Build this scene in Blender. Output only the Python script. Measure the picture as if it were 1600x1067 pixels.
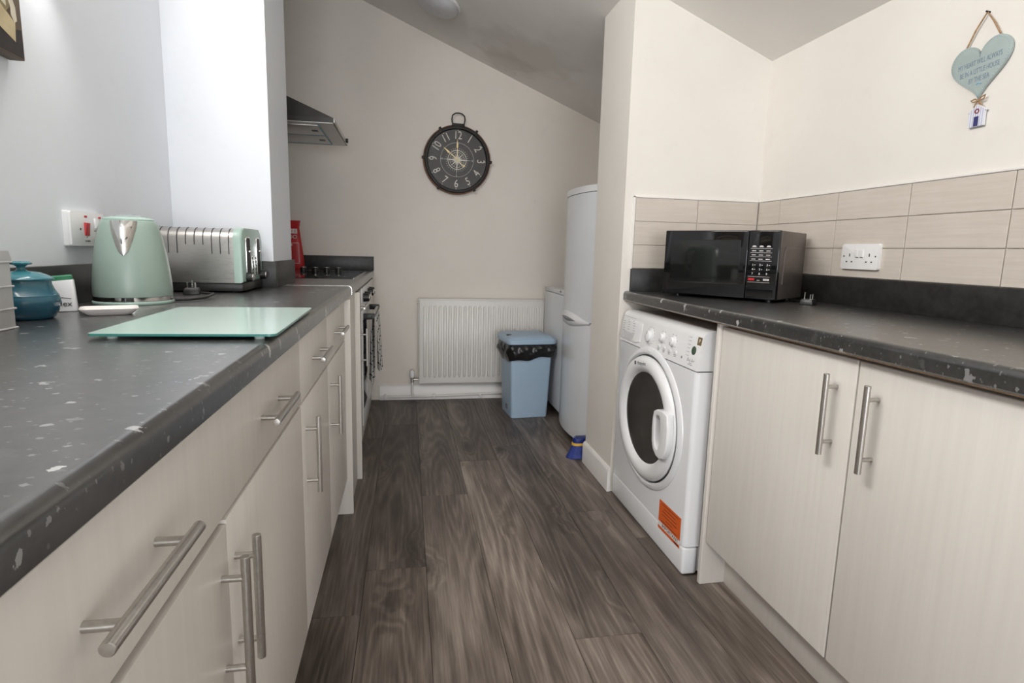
import bpy, bmesh, math, random
from mathutils import Matrix, Vector
random.seed(7)
PI = math.pi
D = bpy.data
SC = bpy.context.scene
for o in list(D.objects):
    D.objects.remove(o)
COL = SC.collection

# ------------------------------------------------------------------ camera
YAW, PITCH, ROLL, FPX, CAMH = 0.1805, 0.1549, 0.0258, 910.7171, 1.0698
fw = Vector((math.sin(YAW)*math.cos(PITCH), math.cos(YAW)*math.cos(PITCH), -math.sin(PITCH)))
rt = Vector((math.cos(YAW), -math.sin(YAW), 0))
up = rt.cross(fw)
r2 = rt*math.cos(ROLL) + up*math.sin(ROLL)
u2 = up*math.cos(ROLL) - rt*math.sin(ROLL)
cd = D.cameras.new('camera')
cd.sensor_width = 36
cd.lens = FPX/1600*36
cd.clip_start = 0.02
cam = D.objects.new('camera', cd)
COL.objects.link(cam)
cam.matrix_world = Matrix((
    (r2.x, u2.x, -fw.x, 0), (r2.y, u2.y, -fw.y, 0), (r2.z, u2.z, -fw.z, CAMH), (0, 0, 0, 1)))
SC.camera = cam

# ------------------------------------------------------------------ world, lights, exposure
W = D.worlds.new('world')
SC.world = W
W.use_nodes = True
bg = W.node_tree.nodes['Background']
bg.inputs[0].default_value = (0.80, 0.90, 1.0, 1)
bg.inputs[1].default_value = 2.0
SC.view_settings.view_transform = 'Standard'
SC.view_settings.look = 'None'
SC.view_settings.gamma = 1
SC.view_settings.use_curve_mapping = False
SC.view_settings.exposure = 0.17


def area(name, loc, rot, sx, sy, power, color):
    l = D.lights.new(name, 'AREA')
    l.shape = 'RECTANGLE'
    l.size, l.size_y = sx, sy
    l.energy = power
    l.color = color
    o = D.objects.new(name, l)
    COL.objects.link(o)
    o.location = loc
    o.rotation_euler = rot
    return o


# daylight entering through the glazed rear wall and from an added, unseen high window on the left
area('window_daylight', (0.30, -4.72, 1.00), (PI/2, 0, 0), 2.0, 1.8, 95, (0.97, 0.98, 1.0))
ROOF_A = math.atan(0.4057)
area('added_high_window_light', (-.80, 0.90, 2.34), (0, -PI/2+.30, 0), 0.50, 1.5, 39, (1.0, 0.97, 0.93))

# ------------------------------------------------------------------ mesh helpers


class MB:
    def __init__(self):
        self.v, self.f, self.m = [], [], []

    def add(self, vs, fs, M=None, mi=0):
        n = len(self.v)
        if M is not None:
            vs = [M @ Vector(v) for v in vs]
        self.v += [tuple(v) for v in vs]
        for f in fs:
            self.f.append(tuple(i+n for i in f))
            self.m.append(mi)
        return self

    def bm(self, b, M=None, mi=0):
        b.verts.index_update()
        self.add([v.co.copy() for v in b.verts], [[v.index for v in f.verts] for f in b.faces], M, mi)
        b.free()
        return self

    def box(self, x0, x1, y0, y1, z0, z1, bev=0, seg=2, M=None, mi=0):
        b = bmesh.new()
        bmesh.ops.create_cube(b, size=1)
        for v in b.verts:
            v.co = Vector((x0+(v.co.x+.5)*(x1-x0), y0+(v.co.y+.5)*(y1-y0), z0+(v.co.z+.5)*(z1-z0)))
        if bev > 0:
            bmesh.ops.bevel(b, geom=list(b.edges), offset=bev, segments=seg, profile=.5, affect='EDGES')
        return self.bm(b, M, mi)

    def cyl(self, p0, p1, r0, r1=None, n=20, M=None, mi=0):
        r1 = r0 if r1 is None else r1
        p0, p1 = Vector(p0), Vector(p1)
        d = (p1-p0).normalized()
        a = d.orthogonal().normalized()
        c = d.cross(a)
        vs, fs = [], []
        for p, r in ((p0, r0), (p1, r1)):
            for k in range(n):
                t = 2*PI*k/n
                vs.append(p + (a*math.cos(t)+c*math.sin(t))*r)
        for k in range(n):
            fs.append((k, (k+1) % n, n+(k+1) % n, n+k))
        fs.append(tuple(range(n-1, -1, -1)))
        fs.append(tuple(range(n, 2*n)))
        return self.add(vs, fs, M, mi)

    def rod(self, p0, p1, r, c=0.001, n=20, M=None, mi=0):
        p0, p1 = Vector(p0), Vector(p1)
        d = (p1-p0).normalized()
        return self.tube([p0, p0+d*c*.02, p0+d*c, p1-d*c, p1-d*c*.02, p1], [r-c, r-c*.9, r, r, r-c*.9, r-c], n, M, mi)

    def tube(self, path, r, n=10, M=None, mi=0, closed=False):
        path = [Vector(p) for p in path]
        N = len(path)
        rs = r if isinstance(r, (list, tuple)) else [r]*N
        vs, fs = [], []
        a = None
        for i, p in enumerate(path):
            if closed:
                d = path[(i+1) % N]-path[i-1]
            else:
                d = path[min(i+1, N-1)]-path[max(i-1, 0)]
            d.normalize()
            if a is None:
                a = d.orthogonal().normalized()
            else:
                a = (a - d*a.dot(d)).normalized()
            c = d.cross(a)
            for k in range(n):
                t = 2*PI*k/n
                vs.append(p+(a*math.cos(t)+c*math.sin(t))*rs[i])
        for i in range(N if closed else N-1):
            j = (i+1) % N
            for k in range(n):
                fs.append((i*n+k, i*n+(k+1) % n, j*n+(k+1) % n, j*n+k))
        if not closed:
            fs.append(tuple(range(n-1, -1, -1)))
            fs.append(tuple(range((N-1)*n, N*n)))
        return self.add(vs, fs, M, mi)

    def lathe(self, prof, c=(0, 0, 0), n=40, M=None, mi=0):
        """prof = [(r, z)...] spun about z through c; r = 0 closes the end"""
        vs, fs, rows = [], [], []
        for r, z in prof:
            if r <= 1e-7:
                rows.append([len(vs)])
                vs.append(Vector((c[0], c[1], c[2]+z)))
            else:
                rows.append(list(range(len(vs), len(vs)+n)))
                for k in range(n):
                    t = 2*PI*k/n
                    vs.append(Vector((c[0]+r*math.cos(t), c[1]+r*math.sin(t), c[2]+z)))
        for A, B in zip(rows, rows[1:]):
            if len(A) == 1 and len(B) == 1:
                continue
            for k in range(n):
                k2 = (k+1) % n
                if len(A) == 1:
                    fs.append((A[0], B[k2], B[k]))
                elif len(B) == 1:
                    fs.append((A[k], A[k2], B[0]))
                else:
                    fs.append((A[k], A[k2], B[k2], B[k]))
        return self.add(vs, fs, M, mi)

    def prism(self, poly, h0, h1, M=None, mi=0, side_mi=None, bev=0):
        """poly = [(x, y)...] (ccw) extruded along local z from h0 to h1"""
        n = len(poly)
        if bev > 0:
            b = bmesh.new()
            vs = [b.verts.new((x, y, h0)) for x, y in poly]+[b.verts.new((x, y, h1)) for x, y in poly]
            b.faces.new(vs[:n][::-1])
            top = b.faces.new(vs[n:])
            for k in range(n):
                b.faces.new((vs[k], vs[(k+1) % n], vs[n+(k+1) % n], vs[n+k]))
            bmesh.ops.bevel(b, geom=list(top.edges), offset=bev, segments=2, profile=.5, affect='EDGES')
            return self.bm(b, M, mi)
        vs = [(x, y, h0) for x, y in poly]+[(x, y, h1) for x, y in poly]
        self.add(vs, [tuple(range(n-1, -1, -1)), tuple(range(n, 2*n))], M, mi)
        self.add(vs, [(k, (k+1) % n, n+(k+1) % n, n+k) for k in range(n)], M, mi if side_mi is None else side_mi)
        return self

    def text(self, s, size, M, ext=0.0004, mi=0, align='CENTER', sx=1.0):
        c = D.curves.new('lettering', 'FONT')
        c.body = s
        c.size = size
        c.align_x = align
        c.align_y = 'CENTER'
        c.extrude = ext
        c.resolution_u = 3
        o = D.objects.new('lettering', c)
        COL.objects.link(o)
        bpy.context.view_layer.update()
        me = o.evaluated_get(bpy.context.evaluated_depsgraph_get()).to_mesh()
        S = Matrix.Diagonal((sx, 1, 1, 1))
        self.add([S @ v.co for v in me.vertices], [list(p.vertices) for p in me.polygons], M, mi)
        D.objects.remove(o)
        D.curves.remove(c)
        return self


def FR(o, u, v):
    u, v = Vector(u).normalized(), Vector(v).normalized()
    n = u.cross(v)
    return Matrix(((u.x, v.x, n.x, o[0]), (u.y, v.y, n.y, o[1]), (u.z, v.z, n.z, o[2]), (0, 0, 0, 1)))


def fr_left(x, y, z):      # on a surface that faces +X
    return FR((x, y, z), (0, 1, 0), (0, 0, 1))


def fr_right(x, y, z):     # on a surface that faces -X
    return FR((x, y, z), (0, -1, 0), (0, 0, 1))


def fr_back(x, y, z):      # on a surface that faces -Y
    return FR((x, y, z), (1, 0, 0), (0, 0, 1))


def rrect(x0, x1, y0, y1, r, n=5):
    pts = []
    for cx, cy, a in ((x1-r, y1-r, 0), (x0+r, y1-r, PI/2), (x0+r, y0+r, PI), (x1-r, y0+r, 1.5*PI)):
        for k in range(n+1):
            t = a+PI/2*k/n
            pts.append((cx+r*math.cos(t), cy+r*math.sin(t)))
    return pts


def make(name, mb, mats, parent=None, loc=(0, 0, 0), smooth=35):
    me = D.meshes.new(name)
    L = Vector(loc)
    me.from_pydata([tuple(Vector(v)-L) for v in mb.v], [], mb.f)
    b = bmesh.new()
    b.from_mesh(me)
    bmesh.ops.recalc_face_normals(b, faces=list(b.faces))
    b.to_mesh(me)
    b.free()
    if not isinstance(mats, (list, tuple)):
        mats = [mats]
    for m in mats:
        me.materials.append(m)
    if len(mats) > 1:
        me.polygons.foreach_set('material_index', mb.m)
    if smooth:
        me.polygons.foreach_set('use_smooth', [True]*len(me.polygons))
        me.set_sharp_from_angle(angle=math.radians(smooth))
    me.update()
    o = D.objects.new(name, me)
    COL.objects.link(o)
    if parent is not None:
        o.parent = parent
    return o


class T:
    """a thing: an Empty at its base; parts are given in world (rot = 0) or local coordinates"""

    def __init__(self, name, label, cat, loc=(0, 0, 0), rotz=0, group=None, local=False, kind=None):
        o = D.objects.new(name, None)
        COL.objects.link(o)
        o.location = loc
        o.rotation_euler = (0, 0, rotz)
        o.empty_display_size = .05
        o['label'] = label
        o['category'] = cat
        if group:
            o['group'] = group
        if kind:
            o['kind'] = kind
        self.o = o
        self.off = (0, 0, 0) if local else loc

    def part(self, name, mb, mats, under=None, label=None, smooth=35):
        p = make(name, mb, mats, under if under is not None else self.o, self.off, smooth)
        if label:
            p['label'] = label
        return p


def solo(name, label, cat, mb, mats, kind=None, group=None, smooth=35):
    xs, ys, zs = zip(*mb.v)
    loc = ((min(xs)+max(xs))/2, (min(ys)+max(ys))/2, min(zs))
    o = make(name, mb, mats, None, loc, smooth)
    o.location = loc
    if label:
        o['label'] = label
        o['category'] = cat
    if kind:
        o['kind'] = kind
    if group:
        o['group'] = group
    return o


# ------------------------------------------------------------------ materials
class NT:
    def __init__(self, name):
        m = D.materials.new(name)
        m.use_nodes = True
        self.mat = m
        self.t = m.node_tree
        self.b = self.t.nodes['Principled BSDF']

    def n(self, kind, **kw):
        nd = self.t.nodes.new(kind)
        for k, v in kw.items():
            if hasattr(nd, k):
                setattr(nd, k, v)
            else:
                nd.inputs[k.replace('_', ' ')].default_value = v
        return nd

    def l(self, a, b):
        self.t.links.new(a, b)

    def coords(self, scale=(1, 1, 1), rnd=False, loc=(0, 0, 0)):
        tc = self.n('ShaderNodeTexCoord')
        mp = self.n('ShaderNodeMapping')
        mp.inputs['Scale'].default_value = scale
        mp.inputs['Location'].default_value = loc
        if rnd:
            oi = self.n('ShaderNodeObjectInfo')
            mu = self.n('ShaderNodeVectorMath', operation='MULTIPLY_ADD')
            mu.inputs[0].default_value = (1, 1, 1)
            cx = self.n('ShaderNodeCombineXYZ')
            mm = self.n('ShaderNodeMath', operation='MULTIPLY')
            mm.inputs[1].default_value = 37.0
            self.l(oi.outputs['Random'], mm.inputs[0])
            for i in range(3):
                self.l(mm.outputs[0], cx.inputs[i])
            self.l(tc.outputs['Object'], mu.inputs[0])
            mu.inputs[1].default_value = (1, 1, 1)
            self.l(cx.outputs[0], mu.inputs[2])
            self.l(mu.outputs[0], mp.inputs['Vector'])
        else:
            self.l(tc.outputs['Object'], mp.inputs['Vector'])
        return mp.outputs[0]

    def noise(self, vec, scale, detail=3, rough=.5):
        nd = self.n('ShaderNodeTexNoise')
        nd.inputs['Scale'].default_value = scale
        nd.inputs['Detail'].default_value = detail
        nd.inputs['Roughness'].default_value = rough
        self.l(vec, nd.inputs['Vector'])
        return nd.outputs['Fac']

    def ramp(self, fac, stops):
        nd = self.n('ShaderNodeValToRGB')
        e = nd.color_ramp.elements
        e[0].position, e[0].color = stops[0][0], (*stops[0][1], 1)
        e[1].position, e[1].color = stops[-1][0], (*stops[-1][1], 1)
        for p, c in stops[1:-1]:
            x = e.new(p)
            x.color = (*c, 1)
        self.l(fac, nd.inputs['Fac'])
        return nd.outputs['Color']

    def mix(self, fac, a, b, mode='MIX'):
        nd = self.n('ShaderNodeMix', data_type='RGBA', blend_type=mode)
        for s, v in ((nd.inputs['Factor'], fac), (nd.inputs['A'] if False else nd.inputs[6], a), (nd.inputs[7], b)):
            if hasattr(v, 'links') or hasattr(v, 'is_linked'):
                self.l(v, s)
            elif isinstance(v, (int, float)):
                s.default_value = v
            else:
                s.default_value = (*v, 1)
        return nd.outputs[2]

    def math(self, op, a, b=0.0):
        nd = self.n('ShaderNodeMath', operation=op)
        for s, v in ((nd.inputs[0], a), (nd.inputs[1], b)):
            if hasattr(v, 'is_linked'):
                self.l(v, s)
            else:
                s.default_value = v
        return nd.outputs[0]

    def bump(self, h, strength=.2, dist=.01):
        nd = self.n('ShaderNodeBump')
        nd.inputs['Strength'].default_value = strength
        nd.inputs['Distance'].default_value = dist
        self.l(h, nd.inputs['Height'])
        self.l(nd.outputs[0], self.b.inputs['Normal'])

    def set(self, color=None, rough=.5, metal=0, spec=.5, **kw):
        if color is not None:
            if hasattr(color, 'is_linked'):
                self.l(color, self.b.inputs['Base Color'])
            else:
                self.b.inputs['Base Color'].default_value = (*color, 1)
        if hasattr(rough, 'is_linked'):
            self.l(rough, self.b.inputs['Roughness'])
        else:
            self.b.inputs['Roughness'].default_value = rough
        self.b.inputs['Metallic'].default_value = metal
        self.b.inputs['Specular IOR Level'].default_value = spec
        for k, v in kw.items():
            self.b.inputs[k.replace('_', ' ')].default_value = v
        return self.mat


def plain(name, color, rough=.5, metal=0, spec=.5, var=.06, scale=30, bump=0, **kw):
    """slightly varied procedural colour"""
    t = NT(name)
    vec = t.coords()
    f = t.noise(vec, scale, 3)
    lo = tuple(c*(1-var) for c in color)
    hi = tuple(min(1, c*(1+var)) for c in color)
    col = t.ramp(f, [(.3, lo), (.7, hi)])
    if bump:
        t.bump(t.noise(vec, scale*6, 2), bump, .002)
    return t.set(col, rough, metal, spec, **kw)


def wall_mat(name, a, b, rough=.6, patches=True):
    t = NT(name)
    vec = t.coords()
    f = t.noise(vec, 1.7, 5, .6)
    col = t.ramp(f, [(.32, a), (.68, b)])
    sp = t.noise(vec, 9, 4, .65)
    col = t.mix(t.ramp(sp, [(.60, (0, 0, 0)), (.78, (.22, .22, .22))]), col, tuple(c*.86 for c in a))
    h = t.math('ADD', t.math('MULTIPLY', t.noise(vec, 14, 4), .6), t.math('MULTIPLY', t.noise(vec, 160, 2), .12))
    t.bump(h, .12, .008)
    return t.set(col, rough, 0, .35)


M_white = wall_mat('white_wall_paint', (.745, .775, .825), (.79, .82, .87), .42)
M_cream = wall_mat('cream_wall_paint', (.76, .705, .64), (.81, .755, .69), .6)
M_cream2 = wall_mat('warm_white_wall_paint', (.755, .715, .66), (.795, .76, .705), .6)
M_trim = plain('white_gloss_trim', (.80, .775, .745), .35, var=.03, scale=8)


def ceiling_mat():
    t = NT('ceiling_paint')
    vec = t.coords()
    f = t.noise(vec, 2.2, 5, .6)
    col = t.ramp(f, [(.3, (.81, .78, .74)), (.7, (.86, .83, .79))])
    # water stains with shapes of their own, beside the far corner
    for (px, py, r, s) in ((.72, 3.62, .34, .30), (.66, 3.88, .20, .30), (.98, 3.2, .30, .15)):
        sub = t.n('ShaderNodeVectorMath', operation='DISTANCE')
        tc = t.n('ShaderNodeTexCoord')
        nz = t.n('ShaderNodeTexNoise')
        nz.inputs['Scale'].default_value = 5
        nz.inputs['Detail'].default_value = 5
        t.l(tc.outputs['Object'], nz.inputs['Vector'])
        ad = t.n('ShaderNodeVectorMath', operation='MULTIPLY_ADD')
        t.l(nz.outputs['Color'], ad.inputs[0])
        ad.inputs[1].default_value = (.5, .5, 0)
        t.l(tc.outputs['Object'], ad.inputs[2])
        fl = t.n('ShaderNodeVectorMath', operation='MULTIPLY')
        t.l(ad.outputs[0], fl.inputs[0])
        fl.inputs[1].default_value = (1, 1, 0)
        t.l(fl.outputs[0], sub.inputs[0])
        sub.inputs[1].default_value = (px+.25, py+.25, 0)
        fac = t.ramp(sub.outputs['Value'], [(r*.55, (s, s, s)), (r, (0, 0, 0))])
        col = t.mix(fac, col, (.50, .45, .36))
    h = t.noise(vec, 20, 4)
    t.bump(h, .12, .006)
    return t.set(col, .75, 0, .2)


M_ceil = ceiling_mat()


def wood_floor():
    t = NT('grey_oak_plank')
    vec = t.coords((1, 1, 1), True)
    st = t.n('ShaderNodeMapping')
    st.inputs['Scale'].default_value = (5.0, .46, 1)
    t.l(vec, st.inputs['Vector'])
    big = t.noise(st.outputs[0], 1.1, 2.0, .35)
    kn = t.n('ShaderNodeTexVoronoi')
    km = t.n('ShaderNodeMapping')
    km.inputs['Scale'].default_value = (3.6, 1.6, 0)
    t.l(vec, km.inputs['Vector'])
    t.l(km.outputs[0], kn.inputs['Vector'])
    kn.inputs['Scale'].default_value = 1.0
    kd = t.math('ADD', kn.outputs['Distance'], t.math('MULTIPLY', t.noise(vec, 16, 3), .16))
    curl = t.ramp(kd, [(.08, (1, 1, 1)), (.34, (0, 0, 0))])
    big = t.math('ADD', big, t.math('MULTIPLY', curl, .16))
    rings = t.math('SINE', t.math('MULTIPLY', big, 105))
    rings = t.math('MULTIPLY_ADD', rings, .5)
    nd = rings.node
    nd.inputs[2].default_value = .5
    rings = t.math('POWER', rings, 1.5)
    fi = t.n('ShaderNodeMapping')
    fi.inputs['Scale'].default_value = (150, 5, 1)
    t.l(vec, fi.inputs['Vector'])
    fib = t.noise(fi.outputs[0], 1, 4, .65)
    mm = t.n('ShaderNodeMapping')
    mm.inputs['Scale'].default_value = (5.5, .9, 1)
    t.l(vec, mm.inputs['Vector'])
    med = t.noise(mm.outputs[0], 1.4, 4, .6)
    lay = t.math('ADD', t.math('MULTIPLY', rings, .095), t.math('MULTIPLY', fib, .46))
    lay = t.math('ADD', lay, t.math('MULTIPLY', med, .66))
    col = t.ramp(lay, [(.36, (.036, .028, .023)), (.52, (.090, .072, .061)), (.64, (.155, .127, .109)), (.82, (.29, .248, .216))])
    kf = t.ramp(kd, [(.11, (.8, .8, .8)), (.23, (0, 0, 0))])
    col = t.mix(kf, col, (.03, .022, .018))
    oi = t.n('ShaderNodeObjectInfo')
    tint = t.ramp(oi.outputs['Random'], [(0, (.78, .76, .75)), (.5, (1.0, .99, .98)), (1, (1.22, 1.2, 1.17))])
    col = t.mix(1.0, col, tint, 'MULTIPLY')
    t.bump(t.math('ADD', t.math('MULTIPLY', fib, .6), t.math('MULTIPLY', rings, .15)), .22, .0015)
    return t.set(col, t.math('ADD', t.math('MULTIPLY', fib, .2), .36), 0, .42)


M_floor = wood_floor()
M_under = plain('dark_floor_joint', (.02, .016, .014), .8)


def worktop_mat():
    t = NT('speckled_charcoal_laminate')
    vec = t.coords()
    f = t.noise(vec, 60, 5, .7)
    col = t.ramp(f, [(.3, (.009, .009, .009)), (.7, (.030, .029, .028))])
    f2 = t.noise(vec, 11, 4, .6)
    col = t.mix(t.ramp(f2, [(.5, (0, 0, 0)), (.75, (.55, .55, .55))]), col, (.055, .052, .050))
    for (sc, th, st, sd, cc) in ((15, .18, 1., 0, (.50, .50, .50)), (26, .17, 1., 3.3, (.42, .42, .41)), (50, .18, .9, 7.7, (.30, .30, .30)), (90, .2, .8, 1.7, (.22, .22, .22))):
        mp = t.n('ShaderNodeMapping')
        mp.inputs['Scale'].default_value = (1.0, 1.35, 1.0)
        mp.inputs['Rotation'].default_value = (0, 0, .5)
        mp.inputs['Location'].default_value = (sd, sd, sd)
        t.l(vec, mp.inputs['Vector'])
        wob = t.n('ShaderNodeTexNoise')
        wob.inputs['Scale'].default_value = sc*4
        wob.inputs['Detail'].default_value = 3
        t.l(mp.outputs[0], wob.inputs['Vector'])
        ad = t.n('ShaderNodeVectorMath', operation='MULTIPLY_ADD')
        t.l(wob.outputs['Color'], ad.inputs[0])
        k = .55/sc
        ad.inputs[1].default_value = (k, k, k)
        t.l(mp.outputs[0], ad.inputs[2])
        vo = t.n('ShaderNodeTexVoronoi')
        vo.inputs['Scale'].default_value = sc
        t.l(ad.outputs[0], vo.inputs['Vector'])
        dth = t.math('LESS_THAN', vo.outputs['Distance'], th)
        sep = t.n('ShaderNodeSeparateColor')
        t.l(vo.outputs['Color'], sep.inputs[0])
        pick = t.math('GREATER_THAN', sep.outputs[0], .58)
        fl = t.math('MULTIPLY', t.math('MULTIPLY', dth, pick), st)
        fl = t.math('MULTIPLY', fl, sep.outputs[1])
        col = t.mix(fl, col, cc)
    t.bump(t.noise(vec, 420, 2), .04, .0006)
    return t.set(col, .30, 0, .85, Coat_Weight=.6, Coat_Roughness=.27, Coat_IOR=1.6)


M_top = worktop_mat()


def upstand_mat():
    t = NT('charcoal_upstand')
    vec = t.coords()
    col = t.ramp(t.noise(vec, 40, 4, .6), [(.3, (.012, .012, .012)), (.75, (.034, .033, .032))])
    t.bump(t.noise(vec, 420, 2), .08, .0008)
    return t.set(col, .42, 0, .45)


M_upst = upstand_mat()


def cab_mat(name='cream_woodgrain_board', a=(.66, .625, .575), b=(.735, .70, .65)):
    t = NT(name)
    vec = t.coords((60, 60, 2.2))
    f = t.noise(vec, 1.0, 4, .6)
    v2 = t.coords((3, 3, .7))
    f2 = t.noise(v2, 1.0, 3)
    col = t.ramp(t.math('ADD', t.math('MULTIPLY', f, .6), t.math('MULTIPLY', f2, .4)), [(.3, a), (.7, b)])
    t.bump(f, .05, .0008)
    return t.set(col, .42, 0, .4)


M_cab = cab_mat()
M_carc = plain('cabinet_carcass', (.62, .58, .52), .6)
M_chip = plain('chipboard', (.30, .18, .10), .8, var=.25, scale=120)


def steel_mat(name, color=(.56, .54, .51), rough=.32, stretch=(4, 4, 4)):
    t = NT(name)
    vec = t.coords(stretch)
    f = t.noise(vec, 60, 3)
    col = t.ramp(f, [(.3, tuple(c*.88 for c in color)), (.7, color)])
    return t.set(col, t.math('ADD', t.math('MULTIPLY', f, .16), rough-.08), 1.0, .5)


M_steel = steel_mat('brushed_steel')
M_tsteel = steel_mat('toaster_steel', (.60, .575, .545), .30, (.3, 20, 20))
M_chrome = plain('chrome', (.80, .79, .78), .07, 1.0, var=.02)
M_black = plain('black_plastic', (.012, .012, .012), .4, var=.2)
M_gloss = plain('black_gloss', (.006, .006, .007), .05, spec=.6, var=.1)
M_app = plain('white_enamel', (.78, .785, .80), .22, var=.015, scale=6)
M_app2 = plain('white_plastic', (.80, .80, .805), .32, var=.015, scale=6)
M_fridge = plain('white_fridge_enamel', (.74, .76, .79), .2, var=.015, scale=6)
M_mint = plain('mint_lacquer', (.285, .372, .325), .34, var=.03, scale=8)
M_mint2 = plain('pale_mint_lacquer', (.36, .49, .435), .32, var=.03, scale=8)
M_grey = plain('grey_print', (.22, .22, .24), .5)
M_dgrey = plain('dark_grey', (.06, .06, .065), .5)
M_red = plain('red_plastic', (.55, .015, .02), .35)
M_gold = plain('gold_metal', (.75, .60, .30), .35, .6)
M_rad = plain('radiator_enamel', (.76, .735, .70), .35, var=.02, scale=5)

# ------------------------------------------------------------------ room dimensions (metres)
XWL, XWR, YB, YR = -.832, 1.527, 4.12, -4.8
XL, XLD, XR, XRD = -.221, -.236, .920, .953
YS, YSF, XS = 2.394, 2.772, .904
YN, YNF, XN = 2.33, 2.684, -.492
ZT = .91


def zc(x):
    return 2.5097-.4057*x


def struct(name, mb, mats, smooth=0):
    return solo(name, None, None, mb, mats, kind='structure', smooth=smooth)


# ------------------------------------------------------------------ floor of planks
mb = MB().box(XWL, XWR, YR, YB, -.06, -.004)
floor = struct('floor', mb, M_under)
fl_loc = Vector(floor.location)
PW = .1991
x_edges = [-.137+PW*k for k in range(-4, 10)]
cuts = {-1: 1.62, 0: 1.86, 1: 2.44, 2: 2.845, 3: 1.425, 4: 2.205, 5: 1.958, -2: 2.9, -3: 1.2, -4: 2.2, 6: 2.7, 7: 1.3, 8: 2.4}
PL = 1.64
for k in range(-4, 9):
    xa, xb = max(XWL, -.137+PW*k), min(XWR, -.137+PW*(k+1))
    if xb-xa < .01:
        continue
    c = cuts.get(k, 1.0)
    while c > YR:
        c -= PL
    while c < YB:
        ya, yb = max(c, YR), min(c+PL, YB)
        c += PL
        if yb-ya < .02:
            continue
        m = MB().box(xa+.0006, xb-.0006, ya+.0007, yb-.0007, -.004, 0, .0008, 1)
        ctr = Vector(((xa+xb)/2, (ya+yb)/2, -.004))
        p = make('plank', m, M_floor, floor, ctr, 0)
        p.location = ctr-fl_loc

# ------------------------------------------------------------------ walls and ceiling
TH = .10
Mxz = Matrix(((1, 0, 0, 0), (0, 0, 1, 0), (0, 1, 0, 0), (0, 0, 0, 1)))   # poly (x, z) extruded along y


def wall_xz(name, poly, y0, y1, mat):
    return struct(name, MB().prism(poly, y0, y1, Mxz), mat)


hy0_, hy1_, hz0_, hz1_ = .10, 1.70, 2.08, 2.60
m = MB().box(XWL-TH, XWL, YR, hy0_, -.06, zc(XWL))
m.box(XWL-TH, XWL, hy1_, YB, -.06, zc(XWL))
m.box(XWL-TH, XWL, hy0_, hy1_, -.06, hz0_)
m.box(XWL-TH, XWL, hy0_, hy1_, hz1_, zc(XWL))
struct('wall_left', m, M_white)
wall_right = struct('wall_right', MB().box(XWR, XWR+TH, YR, YB, -.06, zc(XWR)), M_cream2)
wall_back = wall_xz('wall_back', [(XWL-TH, -.06), (XWR+TH, -.06), (XWR+TH, zc(XWR+TH)), (XWL-TH, zc(XWL-TH))], YB, YB+TH, M_cream)
pl = lambda a, b: [(a, zc(a)), (b, zc(b)), (b, zc(b)+.12), (a, zc(a)+.12)]
m = MB().prism(pl(XWL-TH, XWR+TH), YR-TH, YB+TH, Mxz)
ceil_o = struct('ceiling', m, M_ceil)
ceil_o.data.transform(Matrix.Translation(ceil_o.location))     # keep the ceiling's own coordinates equal to the room's
ceil_o.location = (0, 0, 0)
# rear wall with its window
m = MB()
wx0, wx1, wz0, wz1 = -.70, 1.30, .08, 1.92
m.prism([(XWL-TH, -.06), (wx0, -.06), (wx0, zc(wx0)), (XWL-TH, zc(XWL-TH))], YR-TH, YR, Mxz)
m.prism([(wx1, -.06), (XWR+TH, -.06), (XWR+TH, zc(XWR+TH)), (wx1, zc(wx1))], YR-TH, YR, Mxz)
m.prism([(wx0, -.06), (wx1, -.06), (wx1, wz0), (wx0, wz0)], YR-TH, YR, Mxz)
m.prism([(wx0, wz1), (wx1, wz1), (wx1, zc(wx1)), (wx0, zc(wx0))], YR-TH, YR, Mxz)
struct('wall_rear', m, M_cream2)
t_frame = MB()
for a, b in ((wx0, wx0+.05), (wx1-.05, wx1), ((wx0+wx1)/2-.03, (wx0+wx1)/2+.03)):
    t_frame.box(a, b, YR-.08, YR-.02, wz0, wz1, .004)
for a, b in ((wz0, wz0+.05), (wz1-.05, wz1)):
    t_frame.box(wx0+.05, wx1-.05, YR-.08, YR-.02, a, b, .004)
win = struct('window_1', t_frame, M_trim)
tg = NT('window_glass')
M_glass = tg.set((1, 1, 1), 0.0, 0, .5, Transmission_Weight=1.0, IOR=1.02)
wl = Vector(win.location)
for a, b in ((wx0+.05, (wx0+wx1)/2-.03), ((wx0+wx1)/2+.03, wx1-.05)):
    p = make('pane', MB().box(a, b, YR-.055, YR-.049, wz0+.05, wz1-.05), M_glass, win, wl, 0)
p = make('window_sill', MB().box(wx0-.05, wx1+.05, YR-.02, YR+.10, wz0-.03, wz0, .004), M_trim, win, wl)
# frame of an unseen high window, added in the left wall for light
m = MB()
for a in ((hy0_, hy0_+.05, hz0_, hz1_), (hy1_-.05, hy1_, hz0_, hz1_), (.87, .93, hz0_, hz1_), (hy0_+.05, hy1_-.05, hz0_, hz0_+.05), (hy0_+.05, hy1_-.05, hz1_-.05, hz1_)):
    m.box(XWL-.08, XWL-.02, a[0], a[1], a[2], a[3], .004)
w2 = struct('added_high_window', m, M_trim)
for a, b in ((hy0_+.05, .87), (.93, hy1_-.05)):
    make('pane', MB().box(XWL-.055, XWL-.049, a, b, hz0_+.05, hz1_-.05), M_glass, w2, Vector(w2.location), 0)

# the two stubs of the old cross wall
wall_xz('wall_left_return', [(XWL, 0), (XN, 0), (XN, zc(XN)), (XWL, zc(XWL))], YN, YNF, M_white)
wall_rr = wall_xz('wall_right_return', [(XS, 0), (XWR, 0), (XWR, zc(XWR)), (XS, zc(XS))], YS, YSF, M_cream2)

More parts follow.
